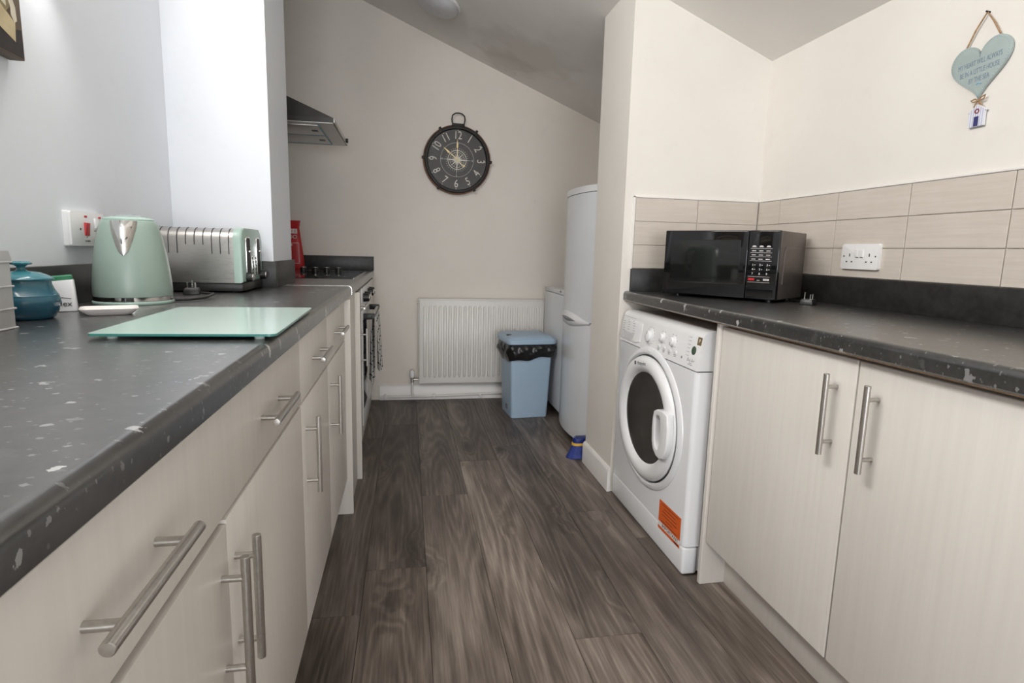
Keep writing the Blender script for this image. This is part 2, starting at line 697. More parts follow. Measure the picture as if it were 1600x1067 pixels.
# baseboards
m = MB()
MYZ = Matrix(((0, 0, 1, 0), (1, 0, 0, 0), (0, 1, 0, 0), (0, 0, 0, 1)))    # poly (y, z) extruded along x
prof = [(0, 0), (.014, 0), (.014, .095), (.010, .104), (.004, .11), (0, .11)]
m.prism([(XS-d, z) for d, z in prof], YS-.004, YSF, Mxz)
struct('baseboard_right', m, M_trim, 30)
m = MB()
m.prism([(YB-d, z) for d, z in prof], XL+.03, .96, MYZ)
struct('baseboard_back', m, M_trim, 30)

# splash-back tiles: each a piece of its wall


def tile_mat():
    t = NT('beige_striated_tile')
    vec = t.coords((3, 3, 70), True)
    f = t.noise(vec, 1.6, 4, .6)
    v2 = t.coords((1, 1, 1), True)
    f2 = t.noise(v2, 6, 3)
    lay = t.math('ADD', t.math('MULTIPLY', f, .6), t.math('MULTIPLY', f2, .4))
    col = t.ramp(lay, [(.3, (.545, .485, .420)), (.7, (.645, .585, .52))])
    t.bump(f, .35, .0015)
    return t.set(col, .42, 0, .45)


M_tile = tile_mat()
M_grout = plain('pale_grout', (.66, .62, .57), .85)
zrows = [1.0075, 1.1065, 1.2055, 1.3035]
wr_loc = Vector(wall_right.location)
ycols = [2.382, 2.234, 1.9, 1.59, 1.274, .955, .637, .318, 0, -.318]
gb = make('grout', MB().box(XWR-.004, XWR, ycols[-1], YS-.009, 1.007, 1.3035), M_grout, wall_right, wr_loc, 0)
for i in range(3):
    for a, b in zip(ycols, ycols[1:]):
        mm_ = MB().box(XWR-.009, XWR-.003, b+.0012, a-.0012, zrows[i]+.001, zrows[i+1]-.001, .0012, 1)
        ctr = Vector((XWR-.006, (a+b)/2, (zrows[i]+zrows[i+1])/2))
        p = make('tile', mm_, M_tile, wall_right, ctr, 0)
        p.location = ctr-wr_loc
rr_loc = Vector(wall_rr.location)
xcols = [.949, 1.233, 1.517]
make('grout', MB().box(.949, XWR-.009, YS-.004, YS, 1.007, 1.3035), M_grout, wall_rr, rr_loc, 0)
for i in range(3):
    for a, b in zip(xcols, xcols[1:]):
        mm_ = MB().box(a+.0012, b-.0012, YS-.009, YS-.003, zrows[i]+.001, zrows[i+1]-.001, .0012, 1)
        ctr = Vector(((a+b)/2, YS-.006, (zrows[i]+zrows[i+1])/2))
        p = make('tile', mm_, M_tile, wall_rr, ctr, 0)
        p.location = ctr-rr_loc
m = MB().box(.942, .949, YS-.011, YS, 1.005, 1.310, .001, 1)
m.box(.942, XWR-.012, YS-.011, YS, 1.3035, 1.310, .001, 1)
m.box(XWR-.011, XWR, ycols[-1], YS-.011, 1.3035, 1.310, .001, 1)
struct('trim_1', m, M_trim, 30)

# ------------------------------------------------------------------ worktops and upstands


def edge_prof(xf, zb, zt, sgn, r=.014):
    """rounded front edge: points from the bottom to the top"""
    pts = [(xf-sgn*.004, zb), (xf, zb+.004)]
    for k in range(6):
        t = PI/2*k/5
        pts.append((xf-sgn*r+sgn*r*math.cos(t), zt-r+r*math.sin(t)))
    return pts


def worktop(front, back, y0, y1, sgn):
    e = edge_prof(front, .87, ZT, sgn)
    return MB().prism([(back, .87)]+e+[(back, ZT)], y0, y1, Mxz)


YJ = 2.456
m = worktop(XL, XN+.001, -.42, YJ, 1)
m.box(XWL+.001, XN+.001, -.42, YN-.001, .87, ZT)
near = T('worktop', 'long speckled charcoal worktop under the mint kettle and glass board', 'worktop', (XWL, -.42, .87))
near.part('slab', m, M_top, smooth=30)
m = worktop(XL+.0008, XN+.012, YJ, YJ+.005, 1)
m.v = [(x, y, z+.0008) for x, y, z in m.v]
near.part('joint_strip', m, M_chrome, label='thin metal joint strip', smooth=30)
far = T('worktop', 'far charcoal worktop holding the black hob by the back wall', 'worktop', (XN, YJ+.006, .87))
m = worktop(XL, XN+.001, YJ+.006, YB-.001, 1)
m.box(XWL+.001, XN+.001, YNF+.001, YB-.001, .87, ZT)
far.part('slab', m, M_top, smooth=30)
right_top = T('worktop', 'speckled charcoal worktop above the washing machine, holding the microwave', 'worktop', (XR, -.5, .87))
m = worktop(XR, XWR-.001, -.5, YS-.001, -1)
right_top.part('slab', m, M_top, smooth=30)
right_top.part('underside', MB().box(XR+.006, XWR-.004, -.49, YS-.004, .8675, .87), M_chip, label='raw chipboard underside')

UP = 'upstand'
ZU = 1.0065


def upstand(label, *bx):
    solo('worktop_upstand', label, UP, MB().box(*bx, .0015, 2), M_upst)


upstand('black upstand along the white left wall behind the kettle', XWL, XWL+.018, -.42, 2.309, ZT, ZU)
upstand('black upstand behind the toaster, facing the camera', XWL, XN+.0125, 2.31, YN, ZT, ZU)
upstand('short black upstand wrapping the end of the left wall stub', XN, XN+.0125, YN+.0005, YNF+.003, ZT, ZU)
upstand('black upstand on the left wall beside the hob', XWL, XWL+.018, YNF+.004, YB-.019, ZT, ZU)
upstand('black upstand against the back wall behind the hob', XWL, XL, YB-.018, YB, ZT, ZU-.002)
upstand('long black upstand under the beige tiles of the right wall', XWR-.018, XWR, -.5, 2.375, ZT, ZU)
upstand('black upstand on the right wall stub behind the microwave', .945, XWR, 2.376, YS, ZT, ZU)

# ------------------------------------------------------------------ handles and cabinets


def bar_handle(axis, c, sgn, length=.188, span=.128, r=.006, so=.0295):
    """c = point on the door face; sgn = direction of +X normal"""
    m = MB()
    d = Vector((0, 1, 0)) if axis == 'y' else Vector((0, 0, 1))
    c = Vector(c)
    n = Vector((sgn, 0, 0))
    b = c+n*so
    m.rod(b-d*length/2, b+d*length/2, r, .0008, 24)
    for s in (-1, 1):
        m.cyl(c+d*s*span/2-n*.0005, b+d*s*span/2, .0046, n=18)
    return m


def left_unit(y0, y1, label, hys, doors):
    t = T('base_cabinet', label, 'cabinet', (-.5, (y0+y1)/2, .15), group='cream base cabinets')
    t.part('carcass', MB().box(-.80, XLD-.020, y0+.001, y1-.001, .15, .866), M_carc, smooth=0)
    g = .0016
    d = t.part('drawer_front', MB().box(XLD-.018, XLD, y0+g, y1-g, .7165, .860, .0012, 2), M_cab)
    for hy in hys:
        t.part('handle', bar_handle('y', (XLD, hy, .787), 1), M_steel, d)
    for a, b, dhy, zt in doors:
        d = t.part('door', MB().box(XLD-.018, XLD, a+(g if a == y0 else .0004), b-(g if b == y1 else .0004), .150, zt, .0010, 2), M_cab)
        t.part('handle', bar_handle('z', (XLD, dhy, .577), 1), M_steel, d)
    return t


left_unit(-.40, .190, 'cream base cabinet of the left run nearest the camera, mostly out of frame', (-.1,), ((-.40, .190, .15, .7095),))
left_unit(.190, 1.342, 'wide cream base cabinet with two drawer handles, nearest on the left', (.505, 1.05), ((.190, .778, .749, .7035), (.778, 1.342, .808, .7085)))
left_unit(1.342, 1.80, 'cream base cabinet in front of the kettle, with the third drawer handle', (1.588,), ((1.342, 1.80, 1.393, .7105),))
left_unit(1.80, 2.296, 'cream base cabinet in front of the toaster, with the fourth drawer handle', (2.04,), ((1.80, 2.296, 1.845, .7105),))

solo('end_panel', 'cream end panel rising to the worktop joint strip', 'panel', MB().box(-.49, -.214, 2.298, 2.316, 0, .868, .0015, 2), M_cab)
solo('filler_panel', 'tall narrow cream filler panel between the two end panels', 'panel', MB().box(-.246, -.228, 2.3165, 2.662, 0, .868, .001, 2), M_cab)
solo('end_panel', 'cream end panel standing beside the oven run', 'panel', MB().box(-.49, -.206, 2.6625, 2.681, 0, .868, .0015, 2), M_cab)
# narrow cabinet beside the oven
t = T('base_cabinet', 'narrow cream base cabinet beside the built-in oven', 'cabinet', (-.5, 2.84, .15), group='cream base cabinets')
xq = -.224
t.part('carcass', MB().box(-.80, xq-.020, 2.685, 2.985, .15, .866), M_carc, smooth=0)
d = t.part('drawer_front', MB().box(xq-.018, xq, 2.686, 2.984, .7135, .860, .0012, 2), M_cab)
t.part('handle', bar_handle('y', (xq, 2.85, .787), 1), M_steel, d)
d = t.part('door', MB().box(xq-.018, xq, 2.686, 2.984, .150, .7095, .0012, 2), M_cab)
t.part('handle', bar_handle('z', (xq, 2.93, .577), 1), M_steel, d)
t = T('base_cabinet', 'cream base cabinet between the oven and the back wall', 'cabinet', (-.5, 3.9, .15), group='cream base cabinets')
t.part('carcass', MB().box(-.80, xq-.020, 3.66, 4.09, .15, .866), M_carc, smooth=0)
t.part('door', MB().box(xq-.018, xq, 3.662, 4.09, .150, .860, .0012, 2), M_cab)
solo('plinth', 'cream plinth recessed under the left run of cabinets', 'plinth', MB().box(-.312, -.296, -.40, 2.297, 0, .1495, .001), M_cab)
solo('plinth', 'cream plinth under the oven, near the back wall', 'plinth', MB().box(-.262, -.246, 2.682, 4.09, 0, .1495, .001), M_cab)


def right_unit(y0, y1, ya, label, h0, h1):
    t = T('base_cabinet', label, 'cabinet', (1.2, (y0+y1)/2, .15), group='cream base cabinets')
    t.part('carcass', MB().box(XRD+.020, 1.50, y0+.001, y1-.001, .15, .866), M_carc, smooth=0)
    for a, b, h in ((ya, y1, h1), (y0, ya, h0)):
        if b-a < .02:
            continue
        d = t.part('door', MB().box(XRD, XRD+.018, a+.0022, b-.0022, .150, .856, .003, 3), M_cab)
        if h is not None:
            t.part('handle', bar_handle('z', (XRD, h, .722), -1, r=.0066, span=.128), M_steel, d)
    return t


right_unit(.505, 1.630, 1.075, 'cream double-door base cabinet beside the washing machine', 1.012, 1.131)
right_unit(-.48, .503, .01, 'cream base cabinet of the right run behind the frame edge', None, .06)
solo('end_panel', 'cream end panel between the washing machine and the right cabinet', 'panel', MB().box(.9445, 1.50, 1.6315, 1.650, 0, .866, .003, 3), M_cab)
solo('plinth', 'cream plinth recessed under the right cabinet doors', 'plinth', MB().box(1.031, 1.047, -.48, 1.6310, 0, .1495, .001), M_cab)

# ------------------------------------------------------------------ hob, oven, towel, hood, packet
t = T('hob', 'black glass hob set in the far worktop by the back wall', 'hob', (-.51, 3.41, ZT))
t.part('glass_top', MB().box(-.775, -.262, 2.99, 3.84, ZT, ZT+.003, .0006, 1), M_gloss)
for a in ((-.261, -.258, 2.988, 3.842), (-.779, -.776, 2.988, 3.842)):
    t.part('edge_trim', MB().box(a[0], a[1], a[2], a[3], ZT, ZT+.0035), M_steel)
for cx, cy, r in ((-.39, 3.15, .075), (-.64, 3.15, .095), (-.39, 3.52, .095), (-.64, 3.52, .075)):
    m = MB()
    m.lathe([(r, 0), (r, .0006), (r-.003, .0006), (r-.003, 0)], (cx, cy, ZT+.003), 40)
    t.part('ring_mark', m, M_dgrey)
for kx in (-.625, -.555, -.487, -.418):
    m = MB().lathe([(0, 0), (.019, 0), (.019, .012), (.017, .022), (.016, .023), (0, .023)], (kx, 3.775, ZT+.003), 24)
    k = t.part('knob', m, M_black)
    t.part('knob_cap', MB().lathe([(0, .0228), (.0165, .0228), (.0165, .0245), (0, .0245)], (kx, 3.775, ZT+.003), 24), M_steel, k)

t = T('built_in_oven', 'built-in oven under the hob with black knobs on its panel', 'oven', (-.5, 3.32, .15))
xo = -.220
t.part('body', MB().box(-.79, xo-.03, 2.99, 3.655, .15, .862), M_dgrey, smooth=0)
t.part('control_panel', MB().box(xo-.03, xo, 2.99, 3.655, .758, .862, .002), M_app2)
dr = t.part('door', MB().box(xo-.028, xo, 2.99, 3.655, .155, .752, .003), M_app2)
t.part('door_glass', MB().box(xo-.002, xo+.002, 3.03, 3.615, .24, .70, .001), M_gloss, dr)
m = MB().rod((xo+.05, 3.04, .715), (xo+.05, 3.61, .715), .009, .001)
for yy in (3.07, 3.58):
    m.box(xo, xo+.056, yy-.014, yy+.014, .700, .730, .003)
t.part('handle', m, M_black, dr)
for yy in (3.08, 3.20, 3.45, 3.57):
    m = MB().cyl((xo, yy, .812), (xo+.030, yy, .812), .023, .020, 24)
    k = t.part('knob', m, M_black)
    t.part('knob_cap', MB().cyl((xo+.030, yy, .812), (xo+.033, yy, .812), .018, .017, 24), M_chrome, k)


def towel():
    tt = NT('check_tea_towel')
    tc = tt.n('ShaderNodeTexCoord')
    sx = tt.n('ShaderNodeSeparateXYZ')
    tt.l(tc.outputs['Object'], sx.inputs[0])
    fac = None
    for i in (1, 2):
        a = tt.math('FRACT', tt.math('MULTIPLY', sx.outputs[i], 21 if i == 1 else 17))
        b = tt.math('LESS_THAN', a, .11)
        fac = b if fac is None else tt.math('MAXIMUM', fac, b)
    vec = tt.coords()
    tt.bump(tt.noise(vec, 500, 2), .3, .001)
    col = tt.mix(fac, (.70, .68, .65), (.03, .03, .035))
    mat = tt.set(col, .9, 0, .1)
    m = MB()
    xc, zc_ = xo+.05, .726
    ny, nz = 22, 12
    for side, zb, x_off in ((1, .395, .0), (-1, .35, .0)):
        vs, fs = [], []
        for lay in (0, 1):
            for j in range(nz+1):
                for i in range(ny+1):
                    s = i/ny
                    v = j/nz
                    y = 3.12+.34*s + .02*math.sin(5*v+1)*(s-.5)*v
                    z = zc_ - v*(zc_-zb) + .02*math.sin(s*7)*v
                    x = xc + side*(.0115+.001) * min(1, .3+v*4) + side*.010*v*math.sin(s*16+side) + side*.008*v
                    if side < 0:
                        x = max(x, xo+.012)
                    x += side*.0022*lay
                    if j == 0:
                        x = xc + side*.004
                        z = zc_+.0015+.002*lay
                    vs.append((x, y, z))
        N = (ny+1)*(nz+1)
        for lay in (0, 1):
            for j in range(nz):
                for i in range(ny):
                    q = lay*N + j*(ny+1)+i
                    fs.append((q, q+1, q+ny+2, q+ny+1))
        for j in range(nz):
            for i in (0, ny):
                q = j*(ny+1)+i
                fs.append((q, q+ny+1, N+q+ny+1, N+q))
        for i in range(ny):
            q = nz*(ny+1)+i
            fs.append((q, q+1, N+q+1, N+q))
        m.add(vs, fs)
    m.box(xc-.006, xc+.006, 3.12, 3.46, .7265, .7295)
    solo('tea_towel', 'white and black checked tea towel hung on the oven handle', 'tea towel', m, mat, smooth=60)


towel()

# cooker hood
hx0, hx1, hy0, hy1, hz = XWL+.002, -.346, 3.05, 3.705, 1.656
t = T('cooker_hood', 'dark pyramid cooker hood with silver filters on the left wall', 'cooker hood', ((hx0+hx1)/2, (hy0+hy1)/2, hz))
M_hood = plain('dark_hood_metal', (.035, .032, .031), .38, .3, var=.15)
M_filter = steel_mat('hood_filter', (.55, .54, .52), .42)
cx1, cy0, cy1, czt = -.60, 3.27, 3.49, 1.80
m = MB()
lip = .022
vs = [(hx0, hy0, hz), (hx1, hy0, hz), (hx1, hy1, hz), (hx0, hy1, hz),
      (hx0, hy0, hz+lip), (hx1, hy0, hz+lip), (hx1, hy1, hz+lip), (hx0, hy1, hz+lip),
      (hx0, cy0, czt), (cx1, cy0, czt), (cx1, cy1, czt), (hx0, cy1, czt)]
fs = [(0, 1, 5, 4), (1, 2, 6, 5), (2, 3, 7, 6), (3, 0, 4, 7), (4, 5, 9, 8), (5, 6, 10, 9), (6, 7, 11, 10), (7, 4, 8, 11), (8, 9, 10, 11), (3, 2, 1, 0)]
# near flank rises straight from the lip, as in the photograph
vs[8] = (hx0, hy0+.01, 1.90)
vs[9] = (-.62, hy0+.02, 1.795)
vs[10] = (-.62, hy1-.02, 1.795)
vs[11] = (hx0, hy1-.01, 1.90)
m.add(vs, fs)
t.part('canopy', m, M_hood, smooth=0)
t.part('chimney', MB().box(hx0, -.66, 3.25, 3.50, 1.80, zc(-.66)-.001, .002), M_hood, smooth=0)
fr = t.part('underside', MB().box(hx0+.004, hx1-.004, hy0+.004, hy1-.004, hz-.003, hz), M_filter, smooth=0)
M_film = plain('blue_film_edge', (.10, .26, .34), .4)
for a, b in ((hy0+.06, (hy0+hy1)/2-.004), ((hy0+hy1)/2+.004, hy1-.06)):
    f_ = t.part('filter', MB().box(hx0+.05, -.428, a, b, hz-.007, hz-.003, .001), M_filter)
    mm_ = MB().box(-.428, -.422, a, b, hz-.0085, hz-.003)
    mm_.box(hx0+.05, -.428, b-.004, b+.003, hz-.0085, hz-.003)
    t.part('film_edge', mm_, M_film, f_)
    yy = (a+b)/2
    t.part('latch', MB().box(-.475, -.445, yy-.02, yy+.02, hz-.0095, hz-.007, .001), M_dgrey, f_)
t.part('front_lip', MB().box(hx1, hx1+.004, hy0, hy1, hz, hz+lip, .001), M_steel)
t.part('control_knob', MB().cyl((hx1+.004, 3.60, hz+.012), (hx1+.016, 3.60, hz+.012), .012, n=16), M_black)

# red packet standing behind the hob
M_redpk = plain('red_foil_packet', (.50, .012, .015), .35, var=.12, scale=14, bump=.15)
M_wprint = plain('white_print', (.80, .76, .74), .5)
t = T('food_packet', 'tall red packet with crimped top standing behind the hob', 'packet', (-.735, 4.02, ZT))
m = MB()
rows = [(0, .070, .026), (.012, .073, .030), (.06, .072, .032), (.14, .063, .030), (.22, .053, .024), (.27, .047, .014), (.285, .050, .004), (.315, .055, .002)]
pcx, pcy = -.735, 4.045
vs, fs = [], []
nn = 24
for z, hw, hd in rows:
    for k in range(nn):
        a = 2*PI*k/nn
        ca, sa = math.cos(a), math.sin(a)
        vs.append((pcx+hw*math.copysign(abs(ca)**.5, ca), pcy+hd*math.copysign(abs(sa)**.7, sa), ZT+z+.001))
for j in range(len(rows)-1):
    for k in range(nn):
        fs.append((j*nn+k, j*nn+(k+1) % nn, (j+1)*nn+(k+1) % nn, (j+1)*nn+k))
fs.append(tuple(range(nn-1, -1, -1)))
fs.append(tuple(range((len(rows)-1)*nn, len(rows)*nn)))
m.add(vs, fs)
pk = t.part('pouch', m, M_redpk, smooth=60)
m = MB()
yf = pcy-.0335
m.box(pcx-.012, pcx+.038, yf+.004, yf+.0055, ZT+.232, ZT+.262)
m.text('E', .026, fr_back(pcx+.026, yf+.0035, ZT+.247), .0002, 1)
m.text('F', .026, fr_back(pcx+.008, yf+.0035, ZT+.247), .0002, 1)
m.text('FOO', .034, fr_back(pcx+.002, yf+.002, ZT+.210), .0004)
for z in (.04, .17):
    m.box(pcx-.04, pcx+.048, yf, yf+.001, ZT+z, ZT+z+.0025)
m.box(pcx+.046, pcx+.048, yf, yf+.001, ZT+.04, ZT+.17)
m.box(pcx-.006, pcx+.006, yf, yf+.001, ZT+.155, ZT+.165)
t.part('printed_label', m, [M_wprint, M_redpk])

# ------------------------------------------------------------------ wall clock
CX, CZ = .336, 1.664
t = T('wall_clock', 'round black wall clock with compass dial and ring handle', 'clock', (CX, YB, CZ-.228))
MC = fr_back(CX, YB, CZ) @ Matrix.Rotation(math.radians(-1.5), 4, 'Z')
M_iron = plain('dark_iron', (.014, .011, .010), .5, .4, var=.3)
M_band = plain('rusty_wood_band', (.17, .085, .05), .65, var=.35, scale=20)
M_dial = plain('charcoal_dial', (.075, .072, .070), .55, var=.12, scale=12)
M_ivory = plain('ivory_print', (.72, .68, .62), .6)
t.part('outer_band', MB().lathe([(0, .004), (.226, .004), (.2275, .006), (.2275, .034), (.224, .036), (0, .036)], n=72, M=MC), M_band)
t.part('rim', MB().lathe([(.197, .036), (.197, .048), (.201, .053), (.214, .053), (.219, .048), (.219, .036)], n=72, M=MC), M_iron)
t.part('dial', MB().lathe([(0, .036), (.198, .036), (.198, .0375), (0, .0375)], n=72, M=MC), M_dial)
for h in range(1, 13):
    m = MB()
    a = PI/2-h*PI/6
    r = .158
    rot = a-PI/2 if h not in (4, 5, 6, 7, 8) else a+PI/2
    m.text(str(h), .074, MC @ Matrix.Translation((r*math.cos(a), r*math.sin(a), .038)) @ Matrix.Rotation(rot, 4, 'Z'), .0004, sx=.78)
    t.part('numeral', m, M_ivory)
    t.part('hour_dot', MB().cyl((.190*math.cos(a), .190*math.sin(a), .0375), (.190*math.cos(a), .190*math.sin(a), .0385), .003, n=8, M=MC), M_ivory)
m = MB()
for r, w in ((.112, .0014), (.064, .004), (.050, .002)):
    m.lathe([(r, .0375), (r, .0385), (r-w, .0385), (r-w, .0375)], n=64, M=MC)
for k in range(16):
    a = k*PI/8
    if k % 4 == 0:
        L, w = .098, .007
    elif k % 4 == 2:
        L, w = .060, .007
    else:
        L, w = .052, .003
    A = MC @ Matrix.Rotation(a, 4, 'Z')
    m.prism([(0, -w), (L, 0), (0, w)], .0375, .0388, A)
for k in range(32):
    a = k*PI/16
    A = MC @ Matrix.Rotation(a, 4, 'Z')
    m.box(.070, .078, -.0008, .0008, .0375, .0383, M=A)
for s, a in (('N', PI/2), ('E', 0), ('S', -PI/2), ('W', PI)):
    m.text(s, .017, MC @ Matrix.Translation((.104*math.cos(a), .104*math.sin(a), .038)), .0003)
t.part('compass_rose', m, M_ivory)


def hand(ang, L, tail, w, z):
    A = MC @ Matrix.Rotation(ang, 4, 'Z')
    m = MB()
    m.prism([(-tail, -.0016), (L*.55, -.0018), (L*.62, -w), (L, 0), (L*.62, w), (L*.55, .0018), (-tail, .0016)], z, z+.001, A)
    if tail > .03:
        m.cyl((-tail, 0, z), (-tail, 0, z+.001), .008, n=16, M=A)
    return m


t.part('hour_hand', hand(math.radians(90+1), .136, .0, .006, .0400), M_gold)
t.part('minute_hand', hand(math.radians(141), .124, .060, .006, .0415), M_gold)
t.part('pivot', MB().cyl((0, 0, .0375), (0, 0, .044), .005, n=16, M=MC), M_gold)
tg = NT('clock_glass')
M_cglass = tg.set((1, 1, 1), 0.0, 0, .5, Transmission_Weight=1.0, IOR=1.12)
t.part('glass', MB().lathe([(0, .0475), (.196, .0445), (.196, .0455), (0, .0485)], n=64, M=MC), M_cglass)
for d in (0, 57, 122, 180, 238, 303):
    A = MC @ Matrix.Rotation(math.radians(d), 4, 'Z')
    t.part('lug', MB().box(.205, .236, -.008, .008, .024, .056, .002, M=A), M_iron)
t.part('bracket', MB().box(-.042, .042, .215, .234, .018, .052, .003, M=MC), M_iron)
pts = [(-.040, .236), (-.044, .262), (-.040, .286), (-.022, .300), (0, .303), (.022, .300), (.040, .286), (.044, .262), (.040, .236)]
t.part('hanging_ring', MB().tube([(x, y, .035) for x, y in pts], .0042, 10, MC), M_iron)

# ------------------------------------------------------------------ radiator, pipes
xr0, xr1, yr0, yr1, zr0, zr1 = .078, 1.06, 4.038, 4.10, .131, .728
t = T('radiator', 'white ribbed panel radiator on the back wall under the clock', 'radiator', (xr0, yr1, zr0))
m = MB()
m.box(xr0+.006, xr1-.006, yr0+.004, yr0+.016, zr0, zr1-.006, .004, 3)
pitch = .0346
k = 0
x = xr0+.045
while x < xr1-.03:
    b = .0120
    pr = [(x-b, 0), (x-b*.62, -.0115), (x+b*.62, -.0115), (x+b, 0)]
    zt0, zt1 = zr0+.055, zr1-.06
    vs = []
    for z, s in ((zt0-.014, 0), (zt0, 1), (zt1, 1), (zt1+.014, 0)):
        for px, py in pr:
            vs.append((x+(px-x)*(.45+.55*s), yr0+.0045+py*s, z))
    fs = []
    for j in range(3):
        for i in range(3):
            q = j*4+i
            fs.append((q, q+1, q+5, q+4))
    m.add(vs, fs)
    x += pitch
t.part('front_panel', m, M_rad, smooth=40)
t.part('back_panel', MB().box(xr0+.008, xr1-.008, yr1-.014, yr1-.004, zr0+.01, zr1-.01), M_rad)
t.part('top_grille', MB().box(xr0, xr1, yr0+.002, yr1-.002, zr1-.012, zr1, .004, 3), M_rad)
for a in (xr0, xr1-.004):
    t.part('side_cover', MB().box(a, a+.004, yr0+.004, yr1-.004, zr0+.004, zr1-.008, .001), M_rad)
for a in (xr0+.15, xr1-.15):
    t.part('wall_bracket', MB().box(a-.015, a+.015, yr1-.004, YB-.002, zr0+.08, zr1-.10), M_rad)
t.part('bleed_valve', MB().cyl((xr0-.008, yr1-.03, zr1-.03), (xr0, yr1-.03, zr1-.03), .007, n=12), M_steel)
m = MB().cyl((.036, yr1-.035, .135), (.036, yr1-.035, .172), .011, n=16)
m.cyl((.036, yr1-.035, .155), (xr0+.002, yr1-.035, .155), .008, n=16)
v = t.part('valve', m, M_steel)
t.part('valve_cap', MB().lathe([(0, 0), (.017, 0), (.018, .02), (.015, .048), (.010, .052), (0, .052)], (.036, yr1-.035, .172), 20), M_app2, v)
yp = yr1-.035
t.part('tail_pipe', MB().tube([(.036, yp, .136), (.037, yp, .06), (.040, yp, .03)], .0075, 12), M_trim)
m = MB()
m.tube([(XL+.032, YB-.026, .026), (0, YB-.026, .026), (.25, YB-.026, .028), (.6, YB-.026, .040), (.95, YB-.026, .044)], .0075, 12)
pipe = T('heating_pipe', 'thin white heating pipe running along the back skirting', 'pipe', (.3, YB-.026, .018))
pipe.part('pipe', m, M_trim)
for xx in (-.15, .19, .52):
    pipe.part('pipe_clip', MB().box(xx-.008, xx+.008, YB-.037, YB-.0145, .014, .044, .003), M_trim)

# ------------------------------------------------------------------ pedal-less bin with liner
t = T('waste_bin', 'pale blue plastic bin with black liner in front of the radiator', 'bin', (.768, 3.705, 0), math.radians(5), local=True)
M_bin = plain('pale_blue_plastic', (.36, .48, .60), .42, var=.03, scale=6)
M_bag = plain('black_bin_liner', (.012, .011, .011), .28, var=.3, scale=25)


def rect_loft(rows, r=.018, n=4):
    """rows = (z, half width, half depth)"""
    vs, fs = [], []
    for z, hw, hd in rows:
        p = rrect(-hw, hw, -hd, hd, min(r, hw*.9), n)
        vs += [(x, y, z) for x, y in p]
    N = len(p)
    for j in range(len(rows)-1):
        for k in range(N):
            fs.append((j*N+k, j*N+(k+1) % N, (j+1)*N+(k+1) % N, (j+1)*N+k))
    fs.append(tuple(range(N-1, -1, -1)))
    fs.append(tuple(range((len(rows)-1)*N, len(rows)*N)))
    return MB().add(vs, fs)


t.part('tub', rect_loft([(0, .117, .122), (.004, .121, .126), (.30, .132, .137), (.475, .139, .145)]), M_bin)
m = MB()
base = rrect(-1, 1, -1, 1, .1, 5)
vs, fs = [], []
N = 96
rowsb = 9
for j in range(rowsb):
    v = j/(rowsb-1)
    for k in range(N):
        a = 2*PI*k/N
        ca, sa = math.cos(a), math.sin(a)
        sq = 1/max(abs(ca), abs(sa))
        sq = min(sq, 1.30)
        drop = .108+.020*math.sin(2*a+.9)+.010*math.sin(3*a)+.005*math.sin(7*a+1)
        z = .492-v*drop
        puff = .016*math.sin(PI*v**.8)+.006*math.sin(11*a+9*v)*math.sin(PI*min(1, v*1.2))+.004*math.sin(23*a-7*v)*math.sin(PI*v)
        hw, hd = .1415+puff+.003, .148+puff+.003
        vs.append((hw*ca*sq, hd*sa*sq, z))
for j in range(rowsb-1):
    for k in range(N):
        fs.append((j*N+k, (j+1)*N+k, (j+1)*N+(k+1) % N, j*N+(k+1) % N))
m.add(vs, fs)
t.part('bin_liner', m, M_bag, label='crumpled black liner folded over the rim', smooth=50)
lid = t.part('lid', rect_loft([(.486, .158, .163), (.490, .161, .166), (.513, .160, .165), (.518, .157, .161), (.534, .136, .140), (.5355, .130, .134)], .034), M_bin)
t.part('finger_recess', MB().lathe([(0, 0), (.017, 0), (.019, .003), (.013, .006), (0, .006)], (-.128, -.05, .5325), 20), M_dgrey, lid)
t.part('hinge_slot', MB().box(.118, .123, -.06, .10, .5345, .5365, .0005), M_grey, lid)
t.part('hand_hole', MB().prism(rrect(-.022, .022, -.016, .016, .010), -.0005, .003, FR((-.1245, -.02, .058), (0, -1, .0), (0, 0, 1))), M_grey)

# ------------------------------------------------------------------ fridge, under-counter appliance, broom
t = T('fridge_freezer', 'tall white fridge freezer with bowed doors behind the wall stub', 'fridge', (1.22, 3.17, 0))
fy0, fy1 = 2.90, 3.445


def bow(x_off=0, n=14):
    pts = []
    for k in range(n+1):
        s = k/n
        y = fy0+(fy1-fy0)*s
        e = min(s, 1-s)
        x = .9495-.040*(1-(2*s-1)**2)-.008*min(1, e/.04)+x_off
        pts.append((x, y))
    return pts+[(1.0, fy1), (1.0, fy0)]


t.part('cabinet', MB().box(1.003, 1.50, fy0+.004, fy1-.004, .03, 1.395, .004), M_fridge)
t.part('lower_door', MB().prism(bow(), .045, .698, bev=.003), M_fridge)
du = t.part('upper_door', MB().prism(bow(), .704, 1.376, bev=.003), M_fridge)
t.part('top_cap', MB().prism(bow(-.002), 1.379, 1.412, bev=.004), M_app2)
t.part('plinth_grille', MB().box(.985, 1.0, fy0+.01, fy1-.01, 0, .043), M_dgrey)
for yy in (fy0+.06, fy1-.06):
    t.part('foot', MB().cyl((1.1, yy, 0), (1.1, yy, .03), .018, n=16), M_black)
